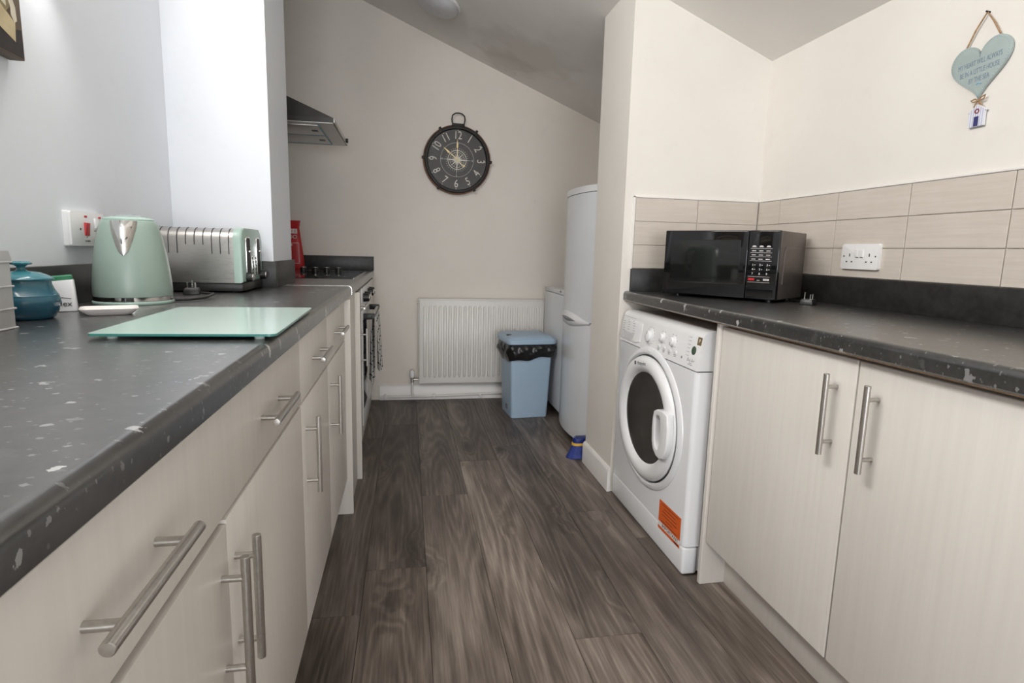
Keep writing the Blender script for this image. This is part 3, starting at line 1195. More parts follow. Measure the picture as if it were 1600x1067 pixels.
# curved grip between the doors
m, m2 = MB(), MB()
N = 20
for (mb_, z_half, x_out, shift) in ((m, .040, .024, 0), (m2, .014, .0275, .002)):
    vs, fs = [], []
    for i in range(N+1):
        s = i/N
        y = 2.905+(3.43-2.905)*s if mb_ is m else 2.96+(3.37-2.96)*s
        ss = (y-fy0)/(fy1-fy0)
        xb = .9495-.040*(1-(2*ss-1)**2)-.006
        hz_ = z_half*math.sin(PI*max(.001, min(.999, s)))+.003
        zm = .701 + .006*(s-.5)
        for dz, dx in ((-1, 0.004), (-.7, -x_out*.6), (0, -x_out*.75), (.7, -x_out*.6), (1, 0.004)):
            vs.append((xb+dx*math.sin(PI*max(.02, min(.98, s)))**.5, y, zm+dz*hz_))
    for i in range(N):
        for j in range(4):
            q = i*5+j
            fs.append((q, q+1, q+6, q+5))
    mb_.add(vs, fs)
grip = t.part('handle_grip', m, M_app2, du, smooth=60)

t.part('grip_recess', m2, M_grey, du, smooth=60)

t = T('undercounter_appliance', 'low white appliance between the fridge and the back wall', 'appliance', (1.2, 3.73, 0))
t.part('cabinet', MB().box(.985, 1.50, 3.468, 3.99, .02, .80, .004), M_fridge)
t.part('door', MB().box(.953, .982, 3.468, 3.99, .05, .80, .008, 3), M_fridge)
t.part('worktop', MB().box(.955, 1.50, 3.466, 3.992, .802, .826, .004), M_fridge)
t.part('hinge_cap', MB().cyl((.953, 3.56, .822), (.95, 3.56, .822), .006, n=12), M_black)
for yy in (3.52, 3.94):
    t.part('foot', MB().cyl((1.05, yy, 0), (1.05, yy, .02), .018, n=16), M_black)

t = T('broom', 'blue broom with yellow band standing behind the wall stub', 'broom', (.95, 2.835, 0))
M_blue = plain('blue_bristles', (.012, .03, .20), .55, var=.35, scale=90)
M_blue2 = plain('blue_plastic', (.010, .022, .15), .35)
M_yel = plain('yellow_plastic', (.70, .42, .06), .45)
m = MB()
vs, fs = [], []
N = 60
for z, x0, x1, hd in ((0.0, .822, 1.085, .034), (.02, .832, 1.078, .031), (.072, .856, 1.056, .022)):
    p = rrect(x0, x1, 2.836-hd, 2.836+hd, hd*.95, 7)
    for i, (a, b) in enumerate(p):
        vs.append((a+.0015*math.sin(i*5.1), b+.0015*math.sin(i*7.3), z+(.004*abs(math.sin(i*2.7)) if z == 0 else 0)))
N = len(p)
for j in range(2):
    for k in range(N):
        fs.append((j*N+k, j*N+(k+1) % N, (j+1)*N+(k+1) % N, (j+1)*N+k))
fs.append(tuple(range(N-1, -1, -1)))
m.add(vs, fs)
t.part('bristles', m, M_blue)
t.part('band', MB().prism(rrect(.851, 1.062, 2.810, 2.862, .024, 7), .070, .083, bev=.002), M_yel)
t.part('head', MB().prism(rrect(.855, 1.058, 2.813, 2.859, .022, 7), .083, .112, bev=.012), M_blue2)
t.part('stick', MB().cyl((.957, 2.836, .10), (.985, 2.800, 1.25), .0115, n=14), M_blue2)
# ------------------------------------------------------------------ washing machine
t = T('washing_machine', 'white front-loading washing machine with orange sticker under the right worktop', 'washing machine', (1.2, 2.02, 0))
wy0, wy1 = 1.684, 2.372
XF = .906
t.part('body', MB().box(.962, 1.47, wy0+.004, wy1-.004, .012, .828, .004), M_app)
t.part('front_panel', MB().prism(
    [(XF+.016, wy0), (.962, wy0), (.962, wy1), (XF+.016, wy1)] + [(XF+.016-.016*math.cos(a), wy1-.016+.016*math.sin(a)) for a in (PI/2*.6, PI/2*.3, 0)] +
    [(XF+.016-.016*math.cos(a), wy0+.016-.016*math.sin(a)) for a in (0, PI/2*.3, PI/2*.6)], .1045, .700), M_app)
t.part('kick_panel', MB().box(XF, .962, wy0, wy1, .004, .102, .010, 3), M_app)
m = MB()
prof = [(XF, .704), (XF+.001, .708), (XF+.016, .808), (XF+.022, .822), (XF+.034, .830), (.985, .832), (.985, .704)]
m.prism(prof, wy0, wy1, Mxz, bev=0)
t.part('control_panel', m, M_app2, smooth=50)
vdir = Vector((.0150, 0, .100)).normalized()


def PNL(y, s):
    """frame on the slanted panel at room y and fraction s of its height"""
    return FR((XF+.001+.015*s, y, .708+.100*s), (0, -1, 0), vdir)


dw = t.part('detergent_drawer', MB().prism([(-.105, -.0375), (.060, -.0375), (.105, -.030), (.105, .045), (-.105, .045)], -.004, .003, PNL(2.263, .44), bev=.0015), M_app2)
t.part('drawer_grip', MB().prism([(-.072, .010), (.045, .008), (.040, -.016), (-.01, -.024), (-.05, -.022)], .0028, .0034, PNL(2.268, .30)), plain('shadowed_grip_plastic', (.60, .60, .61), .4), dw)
m = MB()
for c in range(3):
    for rr in range(6 if c != 1 else 5):
        w = .017 if rr else .009
        m.box(-.017, -.017+w+.004*((rr*7+c*3) % 3), -.0007, .0007, .003, .0034, M=PNL(2.345-.055*c-.002*rr, .88-.095*rr))
m.box(-.09, .05, -.0004, .0004, .003, .0033, M=PNL(2.28, 1.0))
t.part('programme_print', m, M_grey, dw)
d = t.part('programme_dial', MB().lathe([(.030, 0), (.030, .003), (.022, .005), (.020, .014), (.017, .016), (0, .016)], n=36, M=PNL(2.075, .52)), M_app2)
t.part('dial_mark', MB().box(-.002, .002, .006, .018, .0158, .0165, M=PNL(2.075, .52)), M_grey, d)
m = MB()
for k in range(16):
    a = 2*PI*k/16
    m.cyl((.036*math.cos(a), .036*math.sin(a), 0), (.036*math.cos(a), .036*math.sin(a), .0006), .0016, n=6, M=PNL(2.075, .52))
t.part('dial_print', m, M_grey)
for yy in (1.965, 1.880):
    k = t.part('selector_knob', MB().lathe([(.019, 0), (.019, .002), (.015, .004), (.014, .011), (.012, .013), (0, .013)], n=30, M=PNL(yy, .62)), M_app2)
    t.part('knob_mark', MB().box(-.0016, .0016, -.013, -.004, .0128, .0135, M=PNL(yy, .62)), M_grey, k)
m = MB()
for yy in (1.965, 1.880):
    for a in (-.7, .2, 1.1, 2.0, 2.9, 3.8):
        m.box(.026*math.cos(a)-.003, .026*math.cos(a)+.003, .026*math.sin(a)-.0008, .026*math.sin(a)+.0008, 0, .0005, M=PNL(yy, .62))
for i in range(6):
    m.box(-.010, -.007, -.001, .001, 0, .0005, M=PNL(1.765, .95-.12*i))
    m.box(-.001, .008, -.0008, .0008, 0, .0005, M=PNL(1.765, .95-.12*i))
for i in range(4):
    m.box(-.010, .010, -.001, .001, 0, .0005, M=PNL(1.985-.045*i, .20))
    m.box(-.007, .007, -.001, .001, 0, .0005, M=PNL(1.985-.045*i, .15))
m.box(-.004, .004, -.004, .004, 0, .0005, M=PNL(1.800, .22))
m.text('8-6 A+', .017, PNL(1.735, .22), .0002)
m.box(-.016, .016, -.0009, .0009, 0, .0005, M=PNL(1.735, .08))
m.box(-.008, .008, -.0009, .0009, 0, .0005, M=PNL(1.735, .13))
t.part('panel_print', m, M_grey)
for i in range(4):
    t.part('option_button', MB().prism(rrect(-.010, .010, -.0045, .0045, .003), 0, .0025, PNL(1.985-.045*i, .30), bev=.0008), M_app2)
t.part('round_badge', MB().cyl((0, 0, 0), (0, 0, .0006), .0145, n=28, M=PNL(1.728, .56)), plain('dark_green_print', (.05, .085, .05), .4), label='dark green round button')
bg_ = t.part('square_badge', MB().box(-.013, .013, -.013, .013, 0, .0006, M=PNL(1.703, .90)), plain('brown_print', (.17, .12, .05), .4))
m = MB()
m.text('P', .018, PNL(1.703, .90) @ Matrix.Translation((0, 0, .0008)), .0002)
t.part('badge_print', m, M_wprint, bg_)
# porthole
MD = fr_right(XF, 2.035, .452) @ Matrix.Diagonal((1.10, 1, 1, 1))
t.part('porthole_bezel', MB().lathe([(.270, -.004), (.268, .003), (.258, .010), (.248, .010), (.242, .004), (.240, -.01)], n=72, M=MD), M_app)
t.part('door_gap', MB().lathe([(.2415, .0005), (.228, .0005)], n=72, M=MD), M_dgrey)
door = t.part('door_ring', MB().lathe([(.233, .0), (.236, .008), (.230, .019), (.216, .026), (.199, .027), (.185, .022), (.175, .012), (.171, .005)], n=72, M=MD), M_app2, smooth=50)
tg = NT('smoked_door_glass')
vec = tg.coords()
M_port = tg.set(tg.ramp(tg.noise(vec, 5, 2), [(.3, (.035, .033, .031)), (.7, (.075, .070, .065))]), .07, 0, .6)
t.part('door_glass', MB().lathe([(.174, .009), (.150, .006), (.110, .004), (.06, .0032), (0, .003)], n=64, M=MD), M_port, door, smooth=60)
m = MB()
outer = [(.128, .066), (.150, .078), (.190, .082), (.224, .076), (.232, .030), (.233, -.02), (.226, -.055), (.210, -.082), (.186, -.092), (.160, -.088), (.136, -.072), (.124, -.045), (.120, .0), (.121, .040)]
inner = [(.142, .050), (.152, .057), (.166, .058), (.176, .050), (.180, .020), (.180, -.015), (.178, -.040), (.174, -.056), (.168, -.064), (.160, -.062), (.150, -.054), (.143, -.036), (.140, .0), (.140, .032)]
n_ = len(outer)
vs = [(x, y, z) for z in (.016, .040) for x, y in outer]+[(x, y, z) for z in (.016, .040) for x, y in inner]
fs = []
for k in range(n_):
    k2 = (k+1) % n_
    fs += [(k, k2, n_+k2, n_+k), (2*n_+k, 3*n_+k, 3*n_+k2, 2*n_+k2), (n_+k, n_+k2, 3*n_+k2, 3*n_+k), (k, 2*n_+k, 2*n_+k2, k2)]
b_ = bmesh.new()
bv = [b_.verts.new(v) for v in vs]
for f in fs:
    b_.faces.new([bv[i] for i in f])
bmesh.ops.recalc_face_normals(b_, faces=list(b_.faces))
ed = [e for e in b_.edges if all(abs(v.co.z-.040) < 1e-6 for v in e.verts) and (all(v.index < 2*n_ for v in e.verts) or True) and len({('o' if v in bv[n_:2*n_] else 'i') for v in e.verts}) == 1]
bmesh.ops.bevel(b_, geom=ed, offset=.004, segments=3, profile=.5, affect='EDGES')
m.bm(b_, MD)
t.part('door_handle', m, M_app2, door, label='white D-shaped door grip', smooth=50)
m = MB()
MT = MD @ Matrix.Translation((-.035, .203, .0268)) @ Matrix.Rotation(math.radians(8), 4, 'Z')
m.text('Hotpoint', .020, MT @ Matrix.Translation((.012, 0, 0)), .0003)
m.box(-.048, -.036, -.007, .007, -.001, .0004, M=MT)
t.part('logo', m, M_dgrey, door)
# energy sticker
M_org = plain('orange_sticker', (.72, .12, .015), .5, var=.05)
ML = fr_right(XF-.0003, 1.795, .150)
SH = Matrix(((1, 0, 0, 0), (.02, 1, 0, 0), (0, 0, 1, 0), (0, 0, 0, 1)))
st = t.part('sticker', MB().box(-.085, .085, -.038, .042, 0, .0006, M=ML @ SH), M_org, label='orange warning sticker')
m = MB().box(-.085, .085, -.055, -.0382, 0, .0006, M=ML @ SH)
t.part('white_band', m, M_wprint, st)
t.part('lower_band', MB().box(-.085, .085, -.066, -.0552, 0, .0006, M=ML @ SH), M_org, st)
m = MB()
m.text('IMPORTANT', .0175, ML @ SH @ Matrix.Translation((.01, -.0465, .0008)), .0002, sx=1.3)
m.box(.045, .075, -.0635, -.058, .0005, .0009, M=ML @ SH)
for i, w in enumerate((.13, .09, .11, .12, .05, .12)):
    m.box(-w/2, w/2, .031-.0125*i, .0335-.0125*i, .0005, .0008, M=ML @ SH)
t.part('sticker_print', m, plain('sticker_ink', (.10, .03, .02), .6), st)
for yy in (wy0+.06, wy1-.06):
    t.part('foot', MB().cyl((1.3, yy, 0), (1.3, yy, .014), .02, n=14), M_black)

# ------------------------------------------------------------------ microwave
mw_a = .927
t = T('microwave', 'black microwave standing at an angle on the right worktop', 'microwave', (1.0045, 2.191, ZT), -mw_a, local=True)
mw, mdp, mh0, mh1 = .436, .284, .010, .2525
M_mwside = plain('dark_painted_metal', (.15, .128, .115), .36, .5, var=.08)
t.part('case', MB().box(.001, mw-.001, .022, mdp, mh0, mh1-.001, .004), M_mwside)
dpart = t.part('door', MB().box(0, .3265, 0, .022, mh0, mh1, .004, 3), M_gloss)
t.part('window', MB().box(.028, .300, -.0008, .002, mh0+.045, mh1-.035, .0004, 1), plain('dark_window', (.010, .010, .010), .04, spec=.7), dpart)
cp = t.part('control_panel', MB().box(.3275, mw, 0, .022, mh0, mh1, .004, 3), M_gloss)
MP = FR((.3275, -.0004, mh0), (1, 0, 0), (0, 0, 1))
m = MB()
for i in range(4):
    zz = .184-.0145*i
    for j in range(3):
        x = .022+.025*j
        m.box(x-.007, x+.007, zz, zz+.0022, 0, .0004, M=MP)
        if i == 0:
            m.box(x-.005, x+.005, zz+.0035, zz+.0052, 0, .0004, M=MP)
    m.box(.010, .085, zz-.0055, zz-.0047, 0, .0004, M=MP)
for k in range(9):
    x, zz = .022+.025*(k % 3), .121-.0155*(k//3)
    m.text(str(k+1), .0105, MP @ Matrix.Translation((x, zz, .0002)), .0002)
    if k < 6:
        m.box(x+.005, x+.009, zz-.0008, zz+.0008, 0, .0004, M=MP)
m.box(.062, .082, .067, .0735, 0, .0005, M=MP)
m.box(.040, .050, .0665, .0675, 0, .0005, M=MP)
m.box(.008, .084, .0795, .0802, 0, .0004, M=MP)
m.box(.008, .084, .0598, .0605, 0, .0004, M=MP)
m.text('START', .0055, MP @ Matrix.Translation((.072, .070, .0008)), .0002, 1)
t.part('keypad_print', m, [M_wprint, M_black], cp)
t.part('stop_key', MB().box(.009, .031, .0665, .074, 0, .0006, M=MP), M_red, cp)
t.part('open_button', MB().box(.010, .098, .008, .036, 0, .0012, .0005, 1, M=MP), M_gloss, cp)
MS = FR((mw-.001, 0, mh0), (0, 1, 0), (0, 0, 1))
t.part('vent_panel', MB().prism([(.050, .055), (.235, .055), (.235, .175), (.228, .186), (.062, .186), (.050, .172)], 0, .005, MS, bev=.003), M_mwside)
for a in (.04, mw-.04):
    for b in (.05, mdp-.04):
        t.part('foot', MB().cyl((a, b, 0), (a, b, mh0+.001), .012, n=14), M_black)

# black plug lying on the right worktop
def plug(name, label, loc, rotz, cable):
    t = T(name, label, 'plug', loc, rotz, local=True)
    b = bmesh.new()
    bmesh.ops.create_cube(b, size=1)
    for v in b.verts:
        s = .82 if v.co.z > 0 else 1
        v.co = Vector((v.co.x*.048*s, v.co.y*.046*s, (v.co.z+.5)*.020))
    bmesh.ops.bevel(b, geom=list(b.edges), offset=.003, segments=2, profile=.5, affect='EDGES')
    t.part('plug_body', MB().bm(b), M_black)
    for x, y, w, h in ((0, .012, .004, .023), (-.011, -.010, .0032, .018), (.011, -.010, .0032, .018)):
        t.part('pin', MB().box(x-w*.75, x+w*.75, y-w/2, y+w/2, .019, .019+h, .0006, 1), M_chrome)
    if cable:
        t.part('cord', MB().tube(cable, .0034, 10), M_black, smooth=60)
    return t


plug('power_plug', 'black plug lying pins up beside the microwave', (1.365, 1.80, ZT+.0003), .6, [(.02, .0, .008), (.05, .015, .005), (.08, .05, .004), (.10, .10, .004)])

# ------------------------------------------------------------------ double wall socket
yc, zc0 = 1.756, 1.079
M_sock = plain('socket_plastic', (.80, .785, .775), .32, var=.01)
t = T('wall_socket', 'white double socket on the beige tiles of the right wall', 'socket', (XWR-.009, yc, zc0-.043))
ms = fr_right(XWR-.0092, yc, zc0)
t.part('plate', MB().prism(rrect(-.083, .083, -.0425, .0425, .006), 0, .011, ms, bev=.003), M_sock)
for s in (-1, 1):
    x = .044*s
    t.part('rocker', MB().prism([(s*.0105-.0075, -.002), (s*.0105+.0075, -.002), (s*.0105+.0075, .022), (s*.0105-.0075, .022)], .010, .0145, ms, bev=.001), M_sock)
    m = MB()
    m.box(x-.0022, x+.0022, .000, .010, .0105, .0114, M=ms)
    for dx in (-.0115, .0115):
        m.box(x+dx-.0032, x+dx+.0032, -.020, -.0155, .0105, .0114, M=ms)
    m.box(s*.0105-.006, s*.0105+.006, -.0040, -.0020, .0105, .0114, M=ms)
    m.cyl((s*.0705, .001, .0105), (s*.0705, .001, .0113), .0030, n=12, M=ms)
    t.part('socket_slots', m, M_dgrey)

# ------------------------------------------------------------------ cooker switch on the left wall
yc, zc0 = 1.713, 1.0965
t = T('cooker_switch', 'white cooker switch plate with a red rocker beside the kettle', 'switch', (XWL, yc, zc0-.043))
ms = fr_left(XWL+.0002, yc, zc0)
t.part('back_box', MB().prism(rrect(-.084, .084, -.0435, .0435, .004), 0, .012, ms, bev=.001), M_app2)
t.part('plate', MB().prism(rrect(-.083, .083, -.0425, .0425, .005), .0122, .018, ms, bev=.002), M_app2)
A = ms @ Matrix.Translation((-.012, .002, .018)) @ Matrix.Rotation(.16, 4, 'X')
t.part('red_rocker', MB().prism([(-.010, -.019), (.012, -.019), (.008, .014), (-.010, .014)], -.003, .005, A, bev=.001), M_red, label='red cooker rocker')
A = ms @ Matrix.Translation((.036, .014, .018)) @ Matrix.Rotation(-.14, 4, 'X')
t.part('white_rocker', MB().box(-.007, .007, -.012, .014, -.003, .0045, .001, 2, A), M_app2)
for x in (-.012, .058):
    t.part('neon', MB().box(x-.006, x+.006, .0285, .034, .0178, .0192, .0004, 1, ms), M_red)
m = MB().cyl((-.040, -.001, .018), (-.040, -.001, .0187), .003, n=12, M=ms)
m.text('COOKER', .0062, ms @ Matrix.Translation((-.010, -.031, .0183)), .0002)
m.box(.026, .040, -.005, -.003, .018, .0186, M=ms)
m.cyl((-.012, -.0205, .018), (-.012, -.0205, .0187), .0016, n=8, M=ms)
t.part('plate_print', m, M_dgrey)

# ------------------------------------------------------------------ kettle
kx, ky = -.701, 1.672
t = T('kettle', 'mint green kettle with chrome spout on the left worktop', 'kettle', (kx, ky, ZT))
prof = [(.0885, .020), (.0893, .030), (.0885, .050), (.0855, .085), (.0805, .125), (.0735, .165), (.0655, .195), (.0605, .207), (.0585, .2095)]
t.part('power_base', MB().lathe([(0, 0), (.090, 0), (.0915, .002), (.0915, .006), (.089, .008), (0, .008)], (kx, ky, ZT), 56), M_mint2)
t.part('chrome_band', MB().lathe([(.087, .008), (.0892, .009), (.0892, .019), (.0872, .020)], (kx, ky, ZT), 56), M_chrome)
body = t.part('body', MB().lathe([(.08, .0195)]+prof+[(.052, .2098), (0, .2098)], (kx, ky, ZT), 64), M_mint, smooth=50)
t.part('lid', MB().lathe([(.0565, .2098), (.0565, .213), (.052, .2165), (.040, .2185), (0, .2190)], (kx, ky, ZT), 56), M_mint2)
t.part('lid_window', MB().lathe([(.036, .2187), (.030, .2225), (.015, .2250), (0, .2255)], (kx, ky, ZT), 40), plain('grey_translucent_plastic', (.27, .31, .31), .2))


def kr(z):
    for (r0, z0), (r1, z1) in zip(prof, prof[1:]):
        if z0 <= z <= z1:
            return r0+(r1-r0)*(z-z0)/(z1-z0)
    return prof[-1][0]


th0 = math.atan2(-ky, -kx)-.20
ca_, sa_ = math.cos(th0), math.sin(th0)


def spout(w_top, z_bot, z_top, bulge, lift, n=14):
    vs, fs = [], []
    for j in range(n+1):
        v = j/n
        z = z_bot+(z_top-z_bot)*v
        w = w_top*(.16*math.sin(min(1, v*6)*PI/2)+.84*v)
        for i in range(n+1):
            s = -1+2*i/n
            a = th0+s*w
            b = lift+bulge*(1-s*s)*v
            r = kr(z)+b
            vs.append((kx+r*math.cos(a), ky+r*math.sin(a), ZT+z))
    for j in range(n):
        for i in range(n):
            q = j*(n+1)+i
            fs.append((q, q+1, q+n+2, q+n+1))
    top = [n*(n+1)+i for i in range(n+1)]
    c = len(vs)
    vs.append((kx+.05*ca_, ky+.05*sa_, ZT+z_top))
    for a, b in zip(top, top[1:]):
        fs.append((a, b, c))
    return MB().add(vs, fs)


sp = t.part('spout_rim', spout(.50, .122, .2085, .014, .0012), M_steel, smooth=60)
t.part('spout_face', spout(.44, .133, .2085, .018, .0016), M_chrome, sp, smooth=60)
hb = (math.cos(th0+PI-.15), math.sin(th0+PI-.15))
pts = []
for r, z in ((.056, .200), (.075, .206), (.100, .200), (.116, .175), (.120, .135), (.116, .095), (.104, .066), (.086, .055)):
    pts.append((kx+hb[0]*r, ky+hb[1]*r, ZT+z))
t.part('handle', MB().tube(pts, [.011, .012, .012, .012, .011, .011, .010, .009], 14), M_mint, smooth=60)
m = MB()
m.tube([(kx+.08, ky+.035, ZT+.005), (kx+.115, ky+.05, ZT+.005), (kx+.14, ky+.10, ZT+.006), (kx+.145, ky+.16, ZT+.012), (kx+.10, ky+.20, ZT+.012)], .0038, 10)
t.part('power_cord', m, M_black, smooth=60)
plug('power_plug', 'black plug lying pins up between the kettle and toaster', (-.655, 1.955, ZT+.0003), .2, None)

# ------------------------------------------------------------------ toaster
tx0, tx1, ty0, ty1, tz0, tz1 = -.806, -.524, 2.028, 2.292, ZT+.032, 1.119
t = T('toaster', 'brushed steel four-slice toaster with mint ends beside the kettle', 'toaster', ((tx0+tx1)/2, (ty0+ty1)/2, ZT))


def tprof(ins=0, r=.036, n=7):
    a, b, c, d = ty0+ins, ty1-ins, tz0, tz1-ins
    pts = [(a, c), (b, c)]
    for k in range(n+1):
        t_ = PI/2*k/n
        pts.append((b-r+r*math.cos(t_), d-r+r*math.sin(t_)))
    for k in range(n+1):
        t_ = PI/2+PI/2*k/n
        pts.append((a+r+r*math.cos(t_), d-r+r*math.sin(t_)))
    return pts


t.part('steel_body', MB().prism(tprof(.003), tx0+.022, tx1-.026, MYZ), M_tsteel, smooth=40)
for a, b, fl in ((tx0, tx0+.022, -1), (tx1-.026, tx1, 1)):
    if fl > 0:
        m = MB().prism(tprof(), a, b, MYZ, bev=.008)
    else:
        m = MB().prism(tprof(), a, b, MYZ)
    e = t.part('end_cap', m, M_mint2, smooth=50)
me_ = fr_left(tx1+.0002, (ty0+ty1)/2, tz0)
M_slot = plain('slot_black', (.006, .006, .006), .5)
for yy, hw in ((-.060, .027), (.074, .024)):
    s_ = t.part('lever_slot_surround', MB().prism(rrect(yy-hw, yy+hw, .018, .150, .0145, 6), -.001, .0022, me_, bev=.001), M_chrome)
    t.part('lever_slot', MB().prism(rrect(yy-hw+.005, yy+hw-.004, .022, .146, .011, 6), .0015, .0026, me_), M_slot, s_)
    t.part('lever', MB().box(yy-.014, yy+.014, .098, .106, .0026, .012, .003, M=me_), M_chrome, s_)
for yy in (-.009, .030):
    s_ = t.part('button_slot', MB().prism(rrect(yy-.0075, yy+.0075, .018, .088, .007, 5), -.001, .0018, me_, bev=.0006), M_chrome)
    m = MB()
    for i in range(5):
        m.box(yy-.0055, yy+.0055, .023+.0125*i, .0325+.0125*i, .0016, .0024, .0003, 1, me_)
    t.part('buttons', m, M_slot, s_)
for yy in (-.082, .103):
    k = t.part('browning_knob', MB().cyl((yy, .018, 0), (yy, .018, .018), .0165, .015, 24, me_), M_black)
    t.part('knob_cap', MB().cyl((yy, .018, .018), (yy, .018, .0205), .011, .010, 24, me_), M_chrome, k)
t.part('base', MB().box(tx0+.006, tx1-.002, ty0+.006, ty1-.006, ZT+.004, tz0, .005), M_black)
for a in (tx0+.04, tx1-.04):
    for b in (ty0+.04, ty1-.04):
        t.part('foot', MB().cyl((a, b, ZT), (a, b, ZT+.006), .010, n=12), M_black)
for yy in (ty0+.075, ty1-.075):
    t.part('bread_slot', MB().box(tx0+.035, tx1-.04, yy-.016, yy+.016, tz1-.0035, tz1-.0022), M_slot)
for i in range(9):
    x = tx0+.038+.0255*i
    L = .050 if i in (3, 4, 5) else .078
    r = .036
    m = MB()
    pth = [(x, ty0+.0025, tz1-.036-L+.03), (x, ty0+.0025, tz1-.039)]
    for k in range(1, 6):
        a = PI/2*k/5
        pth.append((x, ty0+.003+.036-.0365*math.cos(a), tz1-.003-.036+.0365*math.sin(a)))
    m.tube(pth, .0016, 6)
    t.part('pressed_flute', m, M_slot if False else M_dgrey)

# ------------------------------------------------------------------ jar, bottle, tin, dish, glass board
jx, jy = -.752, 1.315
t = T('storage_jar', 'glossy teal stoneware jar with a knobbed lid', 'jar', (jx, jy, ZT))
tj = NT('teal_glaze')
vec = tj.coords()
sx = tj.n('ShaderNodeSeparateXYZ')
tj.l(vec, sx.inputs[0])
mix_ = tj.math('ADD', sx.outputs[2], tj.math('MULTIPLY', tj.noise(vec, 30, 3), .02))
M_teal = tj.set(tj.ramp(mix_, [(.03, (.014, .075, .120)), (.08, (.026, .125, .170)), (.10, (.045, .19, .225))]), .16, 0, .6)
t.part('pot', MB().lathe([(r*.87, z*.955) for r, z in [(0, 0), (.050, 0), (.055, .003), (.063, .016), (.068, .034), (.0665, .046), (.0655, .047), (.0655, .050), (.064, .051), (.058, .062), (.054, .072), (.0535, .080), (.0, .080)]], (jx, jy, ZT), 56), M_teal, smooth=50)
ld = t.part('lid', MB().lathe([(r*.87, z*.955) for r, z in [(.0535, .0802), (.0575, .081), (.0585, .084), (.056, .087), (.050, .090), (.034, .0965), (.012, .0995), (.008, .103), (.008, .108), (.012, .1115), (.020, .1135), (.021, .116), (.016, .119), (0, .1195)]], (jx, jy, ZT), 56), M_teal, smooth=50)

M_wbot = plain('white_plastic_bottle', (.76, .77, .80), .35, var=.02)
M_grn = plain('green_cap', (.02, .19, .09), .4)
t = T('tub_with_green_cap', 'small white tub with a green cap beside the teal jar', 'tub', (-.757, 1.455, ZT), math.radians(22), local=True)
m = rect_loft([(0, .026, .018), (.002, .0275, .0195), (.066, .024, .017), (.070, .022, .015)], .008)
for i, v in enumerate(m.v):
    if v[2] > .06:
        m.v[i] = (v[0], v[1], v[2]+v[0]*.10)
t.part('tub', m, M_wbot)
m = rect_loft([(.0685, .0225, .0155), (.0775, .0215, .0145), (.0795, .019, .012)], .008)
m.v = [(x, y, z+x*.10) for x, y, z in m.v]
t.part('cap', m, M_grn)
m = MB().text('olex', .017, FR((.004, -.0196, .018), (1, 0, 0), (0, .03, 1)), .0003)
m.tube([(-.012, -.0188, .029), (.002, -.0188, .032), (.018, -.0186, .029)], .0007, 6)
t.part('lettering', m, M_dgrey)

t = T('ridged_tin', 'light grey ridged storage tin at the left edge of the picture', 'tin', (-.765, 1.02, ZT))
M_tin = plain('pale_grey_paint', (.50, .50, .50), .5, var=.05, scale=20)
t.part('box', MB().box(-.808, -.687, .86, 1.174, ZT, ZT+.120, .003), M_tin)
m = MB()
for z in (.0, .034, .073, .1155):
    m.box(-.8105, -.6845, .8575, 1.1765, ZT+z, ZT+z+.0035, .0012, 1)
t.part('ridges', m, M_tin)
m = MB().prism([(.858, ZT+.119), (1.176, ZT+.119), (1.170, ZT+.137), (.864, ZT+.137)], -.8095, -.6855, MYZ)
t.part('lid', m, M_tin)

t = T('small_dish', 'small white square dish in front of the kettle', 'dish', (-.640, 1.405, ZT), math.radians(24), local=True)
M_dish = plain('white_ceramic', (.74, .70, .68), .3, var=.02)
rows = [(0, .038, .030), (.002, .041, .033), (.013, .053, .043), (.0145, .0535, .0435), (.0145, .051, .041), (.006, .043, .034), (.0055, .03, .02)]
m = rect_loft(rows, .012)
t.part('dish', m, M_dish, smooth=50)

t = T('glass_chopping_board', 'frosted mint glass chopping board lying on the left worktop', 'chopping board', (-.365, 1.25, ZT))
M_mglass = plain('frosted_mint_glass', (.40, .52, .48), .18, var=.02, scale=4, spec=.6)
M_edge = plain('green_glass_edge', (.05, .24, .21), .12, spec=.6)
sh = [(-.508, 1.030), (-.217, 1.024), (-.226, 1.474), (-.521, 1.468)]
# rounded corners
rp = []
for i in range(4):
    p0, p1, p2 = Vector(sh[i-1]), Vector(sh[i]), Vector(sh[(i+1) % 4])
    a = p1+(p0-p1).normalized()*.014
    b = p1+(p2-p1).normalized()*.014
    for k in range(6):
        s = k/5
        q = a*(1-s)**2+p1*2*s*(1-s)+b*s*s
        rp.append((q.x, q.y))
t.part('plate', MB().prism(rp, ZT+.0065, ZT+.0105, None, 0, 1), [M_mglass, M_edge], smooth=30)
tcl = plain('clear_foot', (.62, .72, .68), .15)
for x, y in ((-.478, 1.052), (-.248, 1.046), (-.253, 1.446), (-.490, 1.442)):
    t.part('foot', MB().lathe([(0, 0), (.008, 0), (.0085, .003), (.0065, .0065), (0, .0065)], (x, y, ZT+.0002), 16), tcl)

# ------------------------------------------------------------------ heart sign on the right wall
hy, hz0 = 1.418, 1.582
t = T('heart_sign', 'pale blue wooden heart sign with lettering and a hanging beach hut', 'sign', (XWR, hy, 1.437))
MH = fr_right(XWR-.001, hy, hz0) @ Matrix.Rotation(math.radians(5), 4, 'Z')
M_heart = plain('pale_blue_paint', (.34, .405, .395), .6, var=.05, scale=25)
M_slate = plain('slate_lettering', (.16, .22, .28), .6)
M_twine = plain('jute_twine', (.34, .21, .11), .9, var=.3, scale=150)


def heart_pt(a, s=1.0):
    x = 16*math.sin(a)**3
    y = 13*math.cos(a)-5*math.cos(2*a)-2*math.cos(3*a)-math.cos(4*a)
    return (x*.0053*s, (y+2.0)*.0052*s)


